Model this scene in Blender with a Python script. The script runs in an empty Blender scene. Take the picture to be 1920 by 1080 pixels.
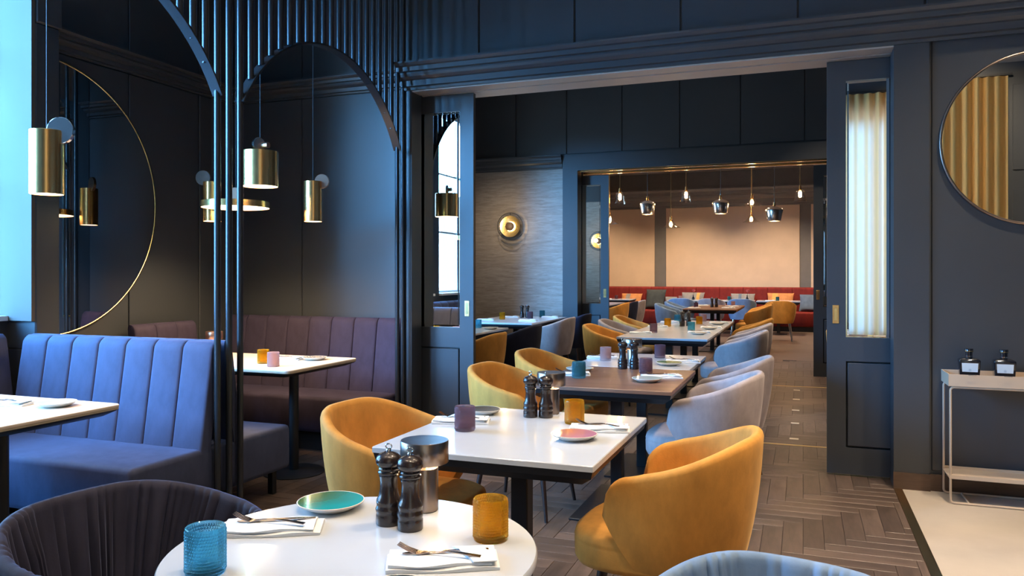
import bpy, bmesh, math, random
from mathutils import Vector, Matrix
random.seed(7)
PI = math.pi
sc = bpy.context.scene
COL = sc.collection

# ------------------------------------------------------------------ camera, world, light, exposure
cd = bpy.data.cameras.new('camera'); cam = bpy.data.objects.new('camera', cd); COL.objects.link(cam)
cam.location = (0, 0, 1.35); cam.rotation_euler = (PI/2, 0, math.atan2(546, 1454))
cd.sensor_fit = 'HORIZONTAL'; cd.sensor_width = 36; cd.lens = 36*1454/1920; cd.shift_y = -25/1920
cd.clip_start = 0.05; cd.clip_end = 200
sc.camera = cam
sc.view_settings.view_transform = 'Standard'; sc.view_settings.look = 'None'
sc.view_settings.exposure = 0.0; sc.view_settings.gamma = 1.0; sc.view_settings.use_curve_mapping = False
sc.cycles.max_bounces = 8; sc.cycles.diffuse_bounces = 4; sc.cycles.glossy_bounces = 5
sc.cycles.transmission_bounces = 8; sc.cycles.transparent_max_bounces = 10
sc.cycles.caustics_reflective = False; sc.cycles.caustics_refractive = False
sc.cycles.sample_clamp_indirect = 6.0

w = bpy.data.worlds.new('sky'); sc.world = w; w.use_nodes = True
bg = w.node_tree.nodes['Background']; bg.inputs[0].default_value = (0.62, 0.82, 1.0, 1); bg.inputs[1].default_value = 2.2

def area(name, loc, rot, sx, sy, power, color):
    l = bpy.data.lights.new(name, 'AREA'); l.shape = 'RECTANGLE'; l.size = sx; l.size_y = sy
    l.energy = power; l.color = color
    o = bpy.data.objects.new(name, l); COL.objects.link(o); o.location = loc; o.rotation_euler = rot
    return o
SKY = (0.12, 0.46, 1.0)
# daylight standing outside each window of the place (windows are built further down)
area('daylight_left_window_a', (-5.55, 2.55, 2.35), (0, -PI/2, 0), 2.6, 1.6, 560, SKY)
area('daylight_left_window_b', (-5.55, 0.55, 2.35), (0, -PI/2, 0), 2.6, 1.5, 210, (0.45, 0.72, 1.0))
# broad, hazy daylight from the low side of the sky, raking in through the left windows
sl = bpy.data.lights.new('hazy_daylight', 'SUN'); sl.energy = 26.0; sl.angle = math.radians(34); sl.color = SKY
so = bpy.data.objects.new('hazy_daylight', sl); COL.objects.link(so); so.location = (-9, -4, 6)
so.rotation_euler = Vector((0.53, 0.78, -0.34)).to_track_quat('-Z', 'Y').to_euler()
area('daylight_middle_room', (-5.35, 7.4, 2.3), (0, -PI/2, 0), 2.6, 1.8, 95, (0.35, 0.70, 1.0))
area('daylight_far_room', (-6.85, 12.6, 2.3), (0, -PI/2, 0), 2.6, 1.5, 200, (0.35, 0.62, 1.0))
area('daylight_rear_window', (0.85, -2.0, 2.3), (PI/2, 0, 0), 1.6, 3.0, 60, (0.92, 0.95, 1.0))
WARM = (1.0, 0.80, 0.57)

# ------------------------------------------------------------------ materials
def new_mat(name):
    m = bpy.data.materials.new(name); m.use_nodes = True
    return m, m.node_tree.nodes, m.node_tree.links, m.node_tree.nodes['Principled BSDF']
def tex(n, l, kind, scale, coord='Object', vec=(1, 1, 1), **kw):
    tc = n.new('ShaderNodeTexCoord'); mp = n.new('ShaderNodeMapping'); t = n.new(kind)
    l.new(tc.outputs[coord], mp.inputs[0]); mp.inputs['Scale'].default_value = vec
    l.new(mp.outputs[0], t.inputs['Vector']); t.inputs['Scale'].default_value = scale
    for k, v in kw.items(): t.inputs[k].default_value = v
    return t
def ramp(n, l, src, c0, c1, p0=0.3, p1=0.7):
    r = n.new('ShaderNodeValToRGB'); l.new(src, r.inputs[0])
    r.color_ramp.elements[0].position = p0; r.color_ramp.elements[1].position = p1
    r.color_ramp.elements[0].color = (*c0, 1); r.color_ramp.elements[1].color = (*c1, 1)
    return r
def bump(n, l, src, p, strength, dist=0.01):
    b = n.new('ShaderNodeBump'); b.inputs['Strength'].default_value = strength; b.inputs['Distance'].default_value = dist
    l.new(src, b.inputs['Height']); l.new(b.outputs[0], p.inputs['Normal'])
def plain(name, c, rough=0.5, metal=0.0, spec=0.5, coat=0.0, var=0.0, scale=6, bmp=0.0):
    m, n, l, p = new_mat(name)
    p.inputs['Base Color'].default_value = (*c, 1); p.inputs['Roughness'].default_value = rough
    p.inputs['Metallic'].default_value = metal; p.inputs['Specular IOR Level'].default_value = spec
    p.inputs['Coat Weight'].default_value = coat
    if var or bmp:
        t = tex(n, l, 'ShaderNodeTexNoise', scale, Detail=4.0)
        if var:
            r = ramp(n, l, t.outputs['Fac'], [x*(1-var) for x in c], [min(1, x*(1+var)) for x in c])
            l.new(r.outputs[0], p.inputs['Base Color'])
        if bmp: bump(n, l, t.outputs['Fac'], p, bmp)
    return m
def velvet(name, c, sheen=0.35, tint=None):
    m, n, l, p = new_mat(name)
    t = tex(n, l, 'ShaderNodeTexNoise', 9, vec=(1, 1, 0.5), Detail=5.0, Roughness=0.65)
    r = ramp(n, l, t.outputs['Fac'], [x*0.80 for x in c], [min(1, x*1.2) for x in c])
    l.new(r.outputs[0], p.inputs['Base Color'])
    p.inputs['Roughness'].default_value = 0.75; p.inputs['Specular IOR Level'].default_value = 0.2
    p.inputs['Sheen Weight'].default_value = sheen; p.inputs['Sheen Roughness'].default_value = 0.35
    p.inputs['Sheen Tint'].default_value = (*(tint or [min(1, x*1.6+.1) for x in c]), 1)
    t2 = tex(n, l, 'ShaderNodeTexNoise', 160, Detail=2.0); bump(n, l, t2.outputs['Fac'], p, 0.12, 0.003)
    return m
def wood(name, c0, c1, rough=0.4, vec=(1, 9, 9), perpiece=False):
    m, n, l, p = new_mat(name)
    t = tex(n, l, 'ShaderNodeTexNoise', 2.2, vec=vec, Detail=7.0, Roughness=0.65, Distortion=0.8)
    r = ramp(n, l, t.outputs['Fac'], c0, c1, 0.3, 0.72)
    out = r.outputs[0]
    if perpiece:
        oi = n.new('ShaderNodeObjectInfo'); ge = n.new('ShaderNodeNewGeometry'); ad = n.new('ShaderNodeMath'); ad.operation = 'ADD'
        l.new(oi.outputs['Random'], ad.inputs[0]); l.new(ge.outputs['Random Per Island'], ad.inputs[1])
        fr = n.new('ShaderNodeMath'); fr.operation = 'FRACT'; l.new(ad.outputs[0], fr.inputs[0])
        mr = n.new('ShaderNodeMapRange'); mr.inputs[3].default_value = 0.72; mr.inputs[4].default_value = 1.35; l.new(fr.outputs[0], mr.inputs[0])
        hs = n.new('ShaderNodeHueSaturation'); l.new(out, hs.inputs['Color']); l.new(mr.outputs[0], hs.inputs['Value']); out = hs.outputs[0]
    l.new(out, p.inputs['Base Color']); p.inputs['Roughness'].default_value = rough
    bump(n, l, t.outputs['Fac'], p, 0.15, 0.002)
    return m
def glass(name, c, mixc, fac=0.4):
    m, n, l, p = new_mat(name)
    p.inputs['Base Color'].default_value = (*c, 1); p.inputs['Roughness'].default_value = 0.02
    p.inputs['Transmission Weight'].default_value = 1.0; p.inputs['IOR'].default_value = 1.4
    tr = n.new('ShaderNodeBsdfTransparent'); tr.inputs[0].default_value = (*c, 1)
    tl = n.new('ShaderNodeBsdfTranslucent'); tl.inputs[0].default_value = (*mixc, 1)
    df = n.new('ShaderNodeBsdfDiffuse'); df.inputs[0].default_value = (*mixc, 1)
    m0 = n.new('ShaderNodeMixShader'); m0.inputs[0].default_value = 0.5; l.new(tl.outputs[0], m0.inputs[1]); l.new(df.outputs[0], m0.inputs[2])
    m1 = n.new('ShaderNodeMixShader'); m1.inputs[0].default_value = 0.45; l.new(p.outputs[0], m1.inputs[1]); l.new(tr.outputs[0], m1.inputs[2])
    m2 = n.new('ShaderNodeMixShader'); m2.inputs[0].default_value = fac; l.new(m1.outputs[0], m2.inputs[1]); l.new(m0.outputs[0], m2.inputs[2])
    l.new(m2.outputs[0], n['Material Output'].inputs[0])
    return m
def pane(name, refl=0.05, tint=(1, 1, 1)):
    m, n, l, p = new_mat(name)
    tr = n.new('ShaderNodeBsdfTransparent'); tr.inputs[0].default_value = (*tint, 1)
    gl = n.new('ShaderNodeBsdfGlossy'); gl.inputs['Roughness'].default_value = 0.02
    mx = n.new('ShaderNodeMixShader'); mx.inputs[0].default_value = refl; l.new(tr.outputs[0], mx.inputs[1]); l.new(gl.outputs[0], mx.inputs[2])
    l.new(mx.outputs[0], n['Material Output'].inputs[0]); return m
def emit(name, c, s):
    m, n, l, p = new_mat(name)
    p.inputs['Base Color'].default_value = (*c, 1); p.inputs['Emission Color'].default_value = (*c, 1); p.inputs['Emission Strength'].default_value = s
    return m
def cloth(name, c, trans=0.5):
    m, n, l, p = new_mat(name)
    df = n.new('ShaderNodeBsdfDiffuse'); df.inputs[0].default_value = (*c, 1)
    tl = n.new('ShaderNodeBsdfTranslucent'); tl.inputs[0].default_value = (0.62, 0.56, 0.46, 1)
    mx = n.new('ShaderNodeMixShader'); mx.inputs[0].default_value = trans; l.new(df.outputs[0], mx.inputs[1]); l.new(tl.outputs[0], mx.inputs[2])
    l.new(mx.outputs[0], n['Material Output'].inputs[0]); return m

M = {}
M['paint'] = plain('slate_blue_paint', (0.047, 0.053, 0.063), 0.38, var=0.05, scale=2)
M['paint_daylit'] = plain('slate_paint_daylit', (0.085, 0.070, 0.060), 0.8, var=0.04, scale=2, bmp=0.05)  # same slate paint, lightened so the window reveals look daylit
M['taupe'] = plain('taupe_lacquer', (0.48, 0.41, 0.36), 0.45, var=0.04)
M['far_taupe'] = plain('grey_taupe_paint', (0.19, 0.165, 0.14), 0.5, var=0.05)
M['ceiling'] = plain('warm_ceiling_paint', (0.36, 0.31, 0.27), 0.8, var=0.04)
M['plaster_beige'] = plain('warm_beige_plaster', (0.74, 0.52, 0.345), 0.85, var=0.04, scale=3)
M['tube'] = plain('gunmetal_tube', (0.045, 0.05, 0.058), 0.27, metal=0.55)
M['black'] = plain('black_powder_coat', (0.010, 0.011, 0.013), 0.42, var=0.05)
M['brass'] = plain('brushed_brass', (0.95, 0.56, 0.22), 0.27, metal=1.0, var=0.05, scale=30)
M['gold'] = plain('polished_gold_trim', (0.86, 0.62, 0.28), 0.2, metal=1.0)
M['copper'] = plain('satin_copper', (0.72, 0.42, 0.30), 0.32, metal=1.0)
M['bronze'] = plain('bronze_metal', (0.30, 0.24, 0.21), 0.3, metal=1.0, var=0.06, scale=40)
M['cap'] = plain('dark_bronze_cap', (0.05, 0.028, 0.015), 0.6)
M['strip'] = plain('satin_brass_strip', (0.80, 0.55, 0.22), 0.45, metal=0.3)
M['inlay'] = plain('pale_inlay', (0.72, 0.62, 0.48), 0.4, metal=0.2)
M['steel'] = plain('polished_steel', (0.75, 0.74, 0.72), 0.12, metal=1.0)
M['cutlery'] = plain('rose_steel', (0.42, 0.32, 0.27), 0.18, metal=1.0)
M['silver'] = plain('mirrored_silver_glass', (0.92, 0.88, 0.82), 0.22, metal=1.0)
M['chrome'] = plain('chrome', (0.7, 0.7, 0.72), 0.08, metal=1.0)
M['mirror'] = plain('mirror_glass', (0.86, 0.87, 0.86), 0.008, metal=1.0)
M['mirror_bronze'] = plain('bronze_tinted_mirror', (0.50, 0.43, 0.38), 0.01, metal=1.0)
M['quartz'] = plain('white_quartz', (0.61, 0.635, 0.68), 0.16, var=0.02, scale=8, coat=0.2)
M['laminate'] = plain('cream_laminate', (0.80, 0.67, 0.55), 0.28, var=0.02)
M['edge'] = plain('pale_wood_edge', (0.52, 0.42, 0.30), 0.45, var=0.1, scale=20)
M['walnut'] = wood('walnut_top', (0.13, 0.062, 0.038), (0.27, 0.14, 0.088), 0.36, vec=(1, 8, 8))
M['legwood'] = wood('dark_leg_wood', (0.018, 0.008, 0.006), (0.04, 0.02, 0.014), 0.4, vec=(8, 8, 1))
M['skirting'] = wood('brown_skirting', (0.06, 0.034, 0.022), (0.12, 0.07, 0.045), 0.4)
M['floor_wood'] = wood('smoked_oak_plank', (0.062, 0.042, 0.032), (0.150, 0.102, 0.078), 0.36, vec=(1.2, 9, 1), perpiece=True)
M['floor_sub'] = plain('dark_floor_joint', (0.045, 0.032, 0.026), 0.7)
M['concrete'] = plain('beige_screed', (0.50, 0.43, 0.36), 0.6, var=0.08, scale=3)
M['mustard'] = velvet('mustard_velvet', (0.62, 0.285, 0.060), 0.3, (1.0, 0.72, 0.35))
M['lilac_grey'] = velvet('lilac_grey_velvet', (0.37, 0.315, 0.315), 0.4)
M['sky_blue'] = velvet('light_blue_velvet', (0.20, 0.29, 0.43), 0.4)
M['navy'] = velvet('navy_velvet', (0.018, 0.022, 0.045), 0.2)
M['plum'] = velvet('plum_grey_velvet', (0.054, 0.066, 0.125), 0.3, (0.45, 0.5, 0.8))
M['plum_dark'] = velvet('dark_plum_velvet', (0.045, 0.036, 0.066), 0.25, (0.35, 0.35, 0.6))
M['charcoal_velvet'] = velvet('charcoal_plum_velvet', (0.036, 0.034, 0.056), 0.35, (0.4, 0.45, 0.75))
M['red'] = velvet('oxblood_upholstery', (0.19, 0.018, 0.014), 0.15)
M['linen'] = plain('white_linen', (0.88, 0.88, 0.88), 0.85, bmp=0.05, scale=120)
M['mill'] = plain('espresso_lacquer', (0.024, 0.015, 0.014), 0.26, coat=0.25)
M['bottle'] = plain('black_bottle_glass', (0.008, 0.010, 0.016), 0.08, coat=0.6)
M['console'] = plain('sand_powder_coat', (0.56, 0.44, 0.33), 0.5, var=0.03)
M['curtain'] = cloth('ochre_curtain', (0.74, 0.47, 0.17), 0.32)
M['glass_amber'] = glass('amber_glass', (1.0, 0.74, 0.22), (0.95, 0.50, 0.03), 0.18)
M['glass_blue'] = glass('turquoise_glass', (0.50, 0.86, 0.97), (0.12, 0.52, 0.68), 0.17)
M['glass_teal'] = glass('petrol_glass', (0.45, 0.70, 0.74), (0.08, 0.28, 0.33), 0.32)
M['glass_mauve'] = glass('mauve_glass', (0.75, 0.62, 0.68), (0.30, 0.19, 0.24), 0.30)
M['glass_rose'] = glass('rose_glass', (0.95, 0.80, 0.78), (0.80, 0.52, 0.48), 0.36)
M['glass_clear'] = pane('clear_lamp_glass', refl=0.2, tint=(0.98, 0.94, 0.88))
M['window_glass'] = pane('window_pane', tint=(0.97, 0.99, 1.0))
M['lamp_glow'] = emit('warm_lamp_diffuser', (1.0, 0.76, 0.45), 11.0)
M['bulb'] = emit('filament_bulb', (1.0, 0.66, 0.30), 45.0)
M['down_glow'] = emit('downlight_diffuser', (1.0, 0.80, 0.55), 9.0)
M['sconce_glow'] = emit('sconce_ring_glow', (1.0, 0.70, 0.28), 16.0)
M['white_paint'] = plain('white_window_paint', (0.75, 0.76, 0.76), 0.4)
M['pillow_grey'] = velvet('grey_pillow', (0.22, 0.20, 0.19), 0.2)
M['pillow_orange'] = velvet('orange_pillow', (0.50, 0.20, 0.07), 0.2)
M['pillow_blue'] = velvet('slate_blue_pillow', (0.10, 0.13, 0.18), 0.2)
M['pillow_dark'] = velvet('dark_green_grey_pillow', (0.045, 0.05, 0.05), 0.2)
M['pillow_tan'] = velvet('tan_band', (0.55, 0.30, 0.08), 0.2)
M['petal'] = plain('red_petal', (0.40, 0.05, 0.05), 0.6)
# wallpaper with horizontal silver streaks
def wallpaper():
    m, n, l, p = new_mat('silver_grey_wallpaper')
    t = tex(n, l, 'ShaderNodeTexNoise', 3.0, vec=(1.6, 1.6, 16), Detail=7.0, Roughness=0.7, Distortion=0.6)
    r = ramp(n, l, t.outputs['Fac'], (0.22, 0.18, 0.155), (0.42, 0.37, 0.33), 0.3, 0.7)
    l.new(r.outputs[0], p.inputs['Base Color']); p.inputs['Roughness'].default_value = 0.42; p.inputs['Metallic'].default_value = 0.25
    bump(n, l, t.outputs['Fac'], p, 0.3, 0.004); return m
M['wallpaper'] = wallpaper()
def glaze(name, c0, c1, rim):
    m, n, l, p = new_mat(name)
    t = tex(n, l, 'ShaderNodeTexNoise', 5.0, Detail=3.0)
    tc = n.new('ShaderNodeTexCoord'); gr = n.new('ShaderNodeSeparateXYZ'); l.new(tc.outputs['Object'], gr.inputs[0])
    ad = n.new('ShaderNodeMath'); ad.operation = 'MULTIPLY_ADD'; l.new(gr.outputs['X'], ad.inputs[0]); ad.inputs[1].default_value = 5.0; l.new(t.outputs['Fac'], ad.inputs[2])
    r = ramp(n, l, ad.outputs[0], c0, c1, 0.15, 0.75)
    l.new(r.outputs[0], p.inputs['Base Color']); p.inputs['Roughness'].default_value = 0.10; p.inputs['Coat Weight'].default_value = 0.5
    return m
M['glaze_teal'] = glaze('teal_green_glaze', (0.08, 0.16, 0.05), (0.02, 0.34, 0.34), None)
M['glaze_pink'] = glaze('rose_pink_glaze', (0.55, 0.20, 0.12), (0.58, 0.25, 0.36), None)
M['glaze_slate'] = glaze('slate_glaze', (0.05, 0.06, 0.06), (0.10, 0.13, 0.15), None)
M['glaze_mint'] = glaze('pale_mint_glaze', (0.60, 0.68, 0.62), (0.62, 0.76, 0.74), None)
M['glaze_green'] = glaze('green_glaze', (0.10, 0.30, 0.12), (0.22, 0.46, 0.24), None)
M['glaze_sand'] = glaze('sand_glaze', (0.72, 0.56, 0.38), (0.80, 0.66, 0.50), None)
M['stoneware'] = plain('cream_stoneware', (0.78, 0.70, 0.60), 0.35, var=0.05, scale=20)
def label_mat():
    m, n, l, p = new_mat('printed_bottle_label')
    tc = n.new('ShaderNodeTexCoord'); mp = n.new('ShaderNodeMapping'); l.new(tc.outputs['Generated'], mp.inputs[0])
    mp.inputs['Location'].default_value = (-0.5, 0, -0.42)
    ln = n.new('ShaderNodeVectorMath'); ln.operation = 'LENGTH'; l.new(mp.outputs[0], ln.inputs[0])
    r = n.new('ShaderNodeValToRGB'); l.new(ln.outputs['Value'], r.inputs[0]); cr = r.color_ramp
    cr.elements[0].position = 0; cr.elements[0].color = (0.55, 0.72, 0.74, 1)
    cr.elements[1].position = 1; cr.elements[1].color = (0.70, 0.76, 0.82, 1)
    for pos, c in ((0.30, (0.62, 0.78, 0.86, 1)), (0.34, (0.25, 0.36, 0.50, 1)), (0.37, (0.66, 0.76, 0.84, 1))):
        e = cr.elements.new(pos); e.color = c
    l.new(r.outputs[0], p.inputs['Base Color']); p.inputs['Roughness'].default_value = 0.5; return m
M['label'] = label_mat()

# ------------------------------------------------------------------ geometry helpers
class MB:
    def __init__(s): s.v = []; s.f = []; s.T = Matrix.Identity(4)
    def add(s, vs, fs):
        o = len(s.v); s.v += [tuple(s.T @ Vector(p)) for p in vs]; s.f += [tuple(i+o for i in f) for f in fs]; return s
    def box(s, x0, y0, z0, x1, y1, z1):
        return s.add([(x0,y0,z0),(x1,y0,z0),(x1,y1,z0),(x0,y1,z0),(x0,y0,z1),(x1,y0,z1),(x1,y1,z1),(x0,y1,z1)],
                     [(3,2,1,0),(4,5,6,7),(0,1,5,4),(1,2,6,5),(2,3,7,6),(3,0,4,7)])
    def rbox(s, x0, y0, z0, x1, y1, z1, r, seg=2, fn=None):
        bm = bmesh.new(); bmesh.ops.create_cube(bm, size=1)
        for v in bm.verts: v.co = Vector((x0+(v.co.x+.5)*(x1-x0), y0+(v.co.y+.5)*(y1-y0), z0+(v.co.z+.5)*(z1-z0)))
        bmesh.ops.bevel(bm, geom=bm.edges[:], offset=r, segments=seg, profile=0.5, affect='EDGES', clamp_overlap=True)
        bm.verts.index_update()
        vs = [tuple(v.co) for v in bm.verts]; fs = [[v.index for v in f.verts] for f in bm.faces]; bm.free()
        if fn: vs = [fn(*p) for p in vs]
        return s.add(vs, fs)
    def lathe(s, prof, n=32, cx=0, cy=0, cz=0, closed=False):
        vs = []; fs = []; k = len(prof)
        for r, z in prof:
            for i in range(n):
                a = 2*PI*i/n; vs.append((cx+r*math.cos(a), cy+r*math.sin(a), cz+z))
        rows = k if closed else k-1
        for j in range(rows):
            for i in range(n):
                a = j*n+i; b = j*n+(i+1) % n; j2 = ((j+1) % k)*n
                fs.append((a, b, j2+(i+1) % n, j2+i))
        if not closed:
            if prof[0][0] > 1e-6: fs.append(tuple(range(n-1, -1, -1)))
            if prof[-1][0] > 1e-6: fs.append(tuple(range((k-1)*n, k*n)))
        return s.add(vs, fs)
    def tube(s, p0, p1, r0, r1=None, n=12):
        p0, p1 = Vector(p0), Vector(p1); r1 = r0 if r1 is None else r1
        d = (p1-p0).normalized(); a = d.orthogonal().normalized(); b = d.cross(a)
        vs = [tuple(c+(a*math.cos(2*PI*i/n)+b*math.sin(2*PI*i/n))*r) for c, r in ((p0, r0), (p1, r1)) for i in range(n)]
        fs = [(i, (i+1) % n, n+(i+1) % n, n+i) for i in range(n)]+[tuple(range(n-1, -1, -1)), tuple(range(n, 2*n))]
        return s.add(vs, fs)
    def path(s, pts, r, n=10, closed=False):
        pts = [Vector(p) for p in pts]; k = len(pts); vs = []; fs = []; up = None
        for i, p in enumerate(pts):
            q0 = pts[i-1] if (i > 0 or closed) else p; q1 = pts[(i+1) % k] if (i < k-1 or closed) else p
            d = (q1-q0).normalized()
            if up is None: up = d.orthogonal().normalized()
            up = (up-d*up.dot(d)).normalized(); b = d.cross(up); rr = r[i] if isinstance(r, (list, tuple)) else r
            vs += [tuple(p+(up*math.cos(2*PI*j/n)+b*math.sin(2*PI*j/n))*rr) for j in range(n)]
        for i in range(k if closed else k-1):
            for j in range(n):
                a = i*n+j; b2 = i*n+(j+1) % n; i2 = ((i+1) % k)*n
                fs.append((a, b2, i2+(j+1) % n, i2+j))
        if not closed: fs += [tuple(range(n-1, -1, -1)), tuple(range((k-1)*n, k*n))]
        return s.add(vs, fs)
    def prism(s, poly, a0, a1, axis='z'):
        n = len(poly)
        def P(p, a): return {'z': (p[0], p[1], a), 'x': (a, p[0], p[1]), 'y': (p[0], a, p[1])}[axis]
        vs = [P(p, a0) for p in poly]+[P(p, a1) for p in poly]
        fs = [tuple(range(n-1, -1, -1)), tuple(range(n, 2*n))]+[(i, (i+1) % n, n+(i+1) % n, n+i) for i in range(n)]
        return s.add(vs, fs)
    def strips(s, rows, closed=False, cap=False):
        n = len(rows[0]); vs = [p for r in rows for p in r]; fs = []
        for j in range(len(rows)-1):
            for i in range(n if closed else n-1):
                a = j*n+i; b = j*n+(i+1) % n
                fs.append((a, b, b+n, a+n))
        if cap: fs += [tuple(range(n-1, -1, -1)), tuple(range((len(rows)-1)*n, len(rows)*n))]
        return s.add(vs, fs)
    def mesh(s, name, mat, smooth=40):
        me = bpy.data.meshes.new(name); me.from_pydata(s.v, [], s.f)
        bm = bmesh.new(); bm.from_mesh(me); bmesh.ops.recalc_face_normals(bm, faces=bm.faces[:]); bm.to_mesh(me); bm.free()
        if smooth:
            me.shade_smooth(); me.set_sharp_from_angle(angle=math.radians(smooth))
        me.materials.append(M[mat]); return me
    def build(s, name, mat, parent=None, smooth=40, loc=(0, 0, 0), rz=0):
        return put(name, s.mesh(name, mat, smooth), parent, loc, rz)
def put(name, me, parent=None, loc=(0, 0, 0), rz=0):
    o = bpy.data.objects.new(name, me); COL.objects.link(o); o.location = loc; o.rotation_euler = (0, 0, rz); o.parent = parent; return o
def tag(o, label, cat, group=None, kind=None):
    o['label'] = label; o['category'] = cat
    if group: o['group'] = group
    if kind: o['kind'] = kind
    return o
def thing(name, label, cat, loc=(0, 0, 0), rz=0, group=None, kind=None):
    o = bpy.data.objects.new(name, None); COL.objects.link(o); o.location = loc; o.rotation_euler = (0, 0, rz); o.empty_display_size = 0.1
    return tag(o, label, cat, group, kind)
_cache = {}
def cached(key, fn):
    if key not in _cache: _cache[key] = fn()
    return _cache[key]
def recolor(me, mat):
    k = ('rc', me.name, mat)
    if k not in _cache:
        if me.materials[0] == M[mat]: _cache[k] = me
        else:
            m2 = me.copy(); m2.materials.clear(); m2.materials.append(M[mat]); _cache[k] = m2
    return _cache[k]
def smooth01(a, b, x):
    t = max(0, min(1, (x-a)/(b-a))); return t*t*(3-2*t)

# ------------------------------------------------------------------ the setting
XL, YA, YF, YB = -4.75, 5.60, 5.44, 5.81        # left wall, alcove back wall, partition front and back
CEIL = 4.2
def struct(name, label, cat): return thing(name, label, cat, kind='structure')
def boxes(name, mat, parent, *bs, smooth=0):
    m = MB()
    for b in bs: m.box(*b)
    return m.build(name, mat, parent, smooth)
def panels(parent, mat, edges, lo, hi, plane, axis, depth=0.014, gap=0.006, name='panel'):
    """raised flat panels with open joints; axis 'y' -> wall plane is y=plane facing -y, '+x' -> x=plane facing +x, '+y' -> facing +y"""
    for a, b in zip(edges[:-1], edges[1:]):
        m = MB()
        if axis == 'y': m.rbox(a+gap, plane-depth, lo+gap, b-gap, plane, hi-gap, 0.004, 1)
        elif axis == '+y': m.rbox(a+gap, plane, lo+gap, b-gap, plane+depth, hi-gap, 0.004, 1)
        elif axis == '+x': m.rbox(plane, a+gap, lo+gap, plane+depth, b-gap, hi-gap, 0.004, 1)
        m.build(name, mat, parent, 0)
# cornice profile: (projection, height)
def cornice_profile(zb, zt, pr):
    h = zt-zb
    return [(0, zb), (0.10*pr, zb), (0.12*pr, zb+0.10*h), (0.30*pr, zb+0.12*h), (0.32*pr, zb+0.34*h), (0.42*pr, zb+0.37*h), (0.55*pr, zb+0.46*h),
            (0.60*pr, zb+0.56*h), (0.60*pr, zb+0.62*h), (0.78*pr, zb+0.64*h), (0.80*pr, zb+0.80*h), (0.92*pr, zb+0.83*h), (1.0*pr, zb+0.93*h), (1.0*pr, zt), (0, zt)]

# floor: smoked oak herringbone, one plank a piece
fl = struct('floor', 'dark smoked oak herringbone parquet floor through the rooms', 'floor')
boxes('subfloor', 'floor_sub', fl, (-7.0, -1.4, -0.12, 5.0, 21.0, -0.006))
L, W = 0.50, 0.10
plank = MB().rbox(-L/2+.001, -W/2+.001, -0.02, L/2-.001, W/2-.001, 0.0, 0.0015, 1).mesh('plank', 'floor_wood', 0)
S_, C_ = math.sin(math.atan2(546, 1454)), math.cos(math.atan2(546, 1454))
def seen(x, y, margin=40):
    f = -x*S_+y*C_
    if f < 0.6: return 0
    px = 960+1454*(x*C_+y*S_)/f; py = 515+1454*1.35/f
    return f if (-margin < px < 1920+margin and py < 1080+margin) else 0
pl = []
for i in range(-160, 220):
    for j in range(-30, 40):
        ox = -2.0+i*W+j*(W-L); oy = 6.0+i*W+j*(W+L)
        pl.append((ox+L/2, oy+W/2, 0)); pl.append((ox+W/2, oy+W+L/2, PI/2))
cand = []; rest = []
for x, y, r in pl:
    x2, y2 = (x, y) if r == 0 else (x-0.0, y)
    hx, hy = (L/2, W/2) if r == 0 else (W/2, L/2)
    if x2 < -4.75 or x2-hx > 0.52 or y2 < -1.2 or y2 > 13.0: continue
    cand.append((x2, y2, r))
vis = [c for c in cand if seen(c[0], c[1]) and not (c[0] < -3.0) and c[1] > 1.2]
def open_floor(c):
    x, y, _ = c
    s = seen(x, y)
    hidden = (-1.45 < x < -0.55 and 2.2 < y < 3.2) or (math.hypot(x+.92, y-1.47) < .5) or x < -2.6
    return s + (50 if hidden else 0)
vis.sort(key=open_floor)
near = vis[:300]; nearset = set(near)
XE = 0.536
for x, y, r in near:
    hx = L/2 if r == 0 else W/2
    if x+hx > XE:
        x0 = x-hx; o = put('plank', plank, fl, ((x0+XE)/2, y, 0), r)
        if r == 0: o.scale.x = (XE-x0)/L
        else: o.scale.y = (XE-x0)/W
    else: put('plank', plank, fl, (x, y, 0), r)
mb = MB()
for c in cand:
    if c in nearset: continue
    x, y, r = c; hx, hy = (L/2-.0015, W/2-.0015) if r == 0 else (W/2-.0015, L/2-.0015)
    mb.box(x-hx, y-hy, -0.02, min(x+hx, 0.535), y+hy, 0.0)
o = mb.build('plank_field', 'floor_wood', fl, 0); o['kind'] = 'stuff'
boxes('far_room_floor', 'floor_wood', fl, (-7.0, 13.0, -0.02, 5.0, 21.0, -0.002), (-7.0, -1.4, -0.02, -4.75, 13.0, -0.002), (0.535, 5.5, -0.02, 5.0, 13.0, -0.002))
sf = struct('floor_screed', 'pale beige screed floor beside the parquet, edged with brass', 'floor')
boxes('screed', 'concrete', sf, (0.585, -1.3, -0.02, 4.0, 5.47, 0.001))
boxes('edge_strip', 'gold', sf, (0.537, -1.3, -0.02, 0.583, 5.44, 0.003))
for nm, yy, lab in (('floor_strip', 6.53, 'thin brass strip set across the floor just past the first sliding doors'), ('floor_strip', 9.97, 'thin brass strip set across the floor just before the second sliding doors')):
    tag(boxes(nm, 'strip', None, (-2.6, yy-.011, -0.001, 0.9, yy+.011, 0.0024)), lab, 'floor strip', 'brass floor strips')
inl = MB().rbox(-.035, -.024, 0.0002, .035, .024, 0.0030, 0.001, 1).mesh('floor_inlay', 'inlay', 0)
for x, y in [(-.07, 6.78+.718*k) for k in range(5)]+[(-.40, 7.14+.718*k) for k in range(4)]:
    tag(put('floor_inlay', inl, None, (x, y, 0)), 'small pale metal inlay in the '+('aisle centre line between the brass strips' if x > -.2 else 'line along the grey chairs between the brass strips'), 'floor inlay', 'metal inlays in the aisle centre' if x > -.2 else 'metal inlays along the chairs')

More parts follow.
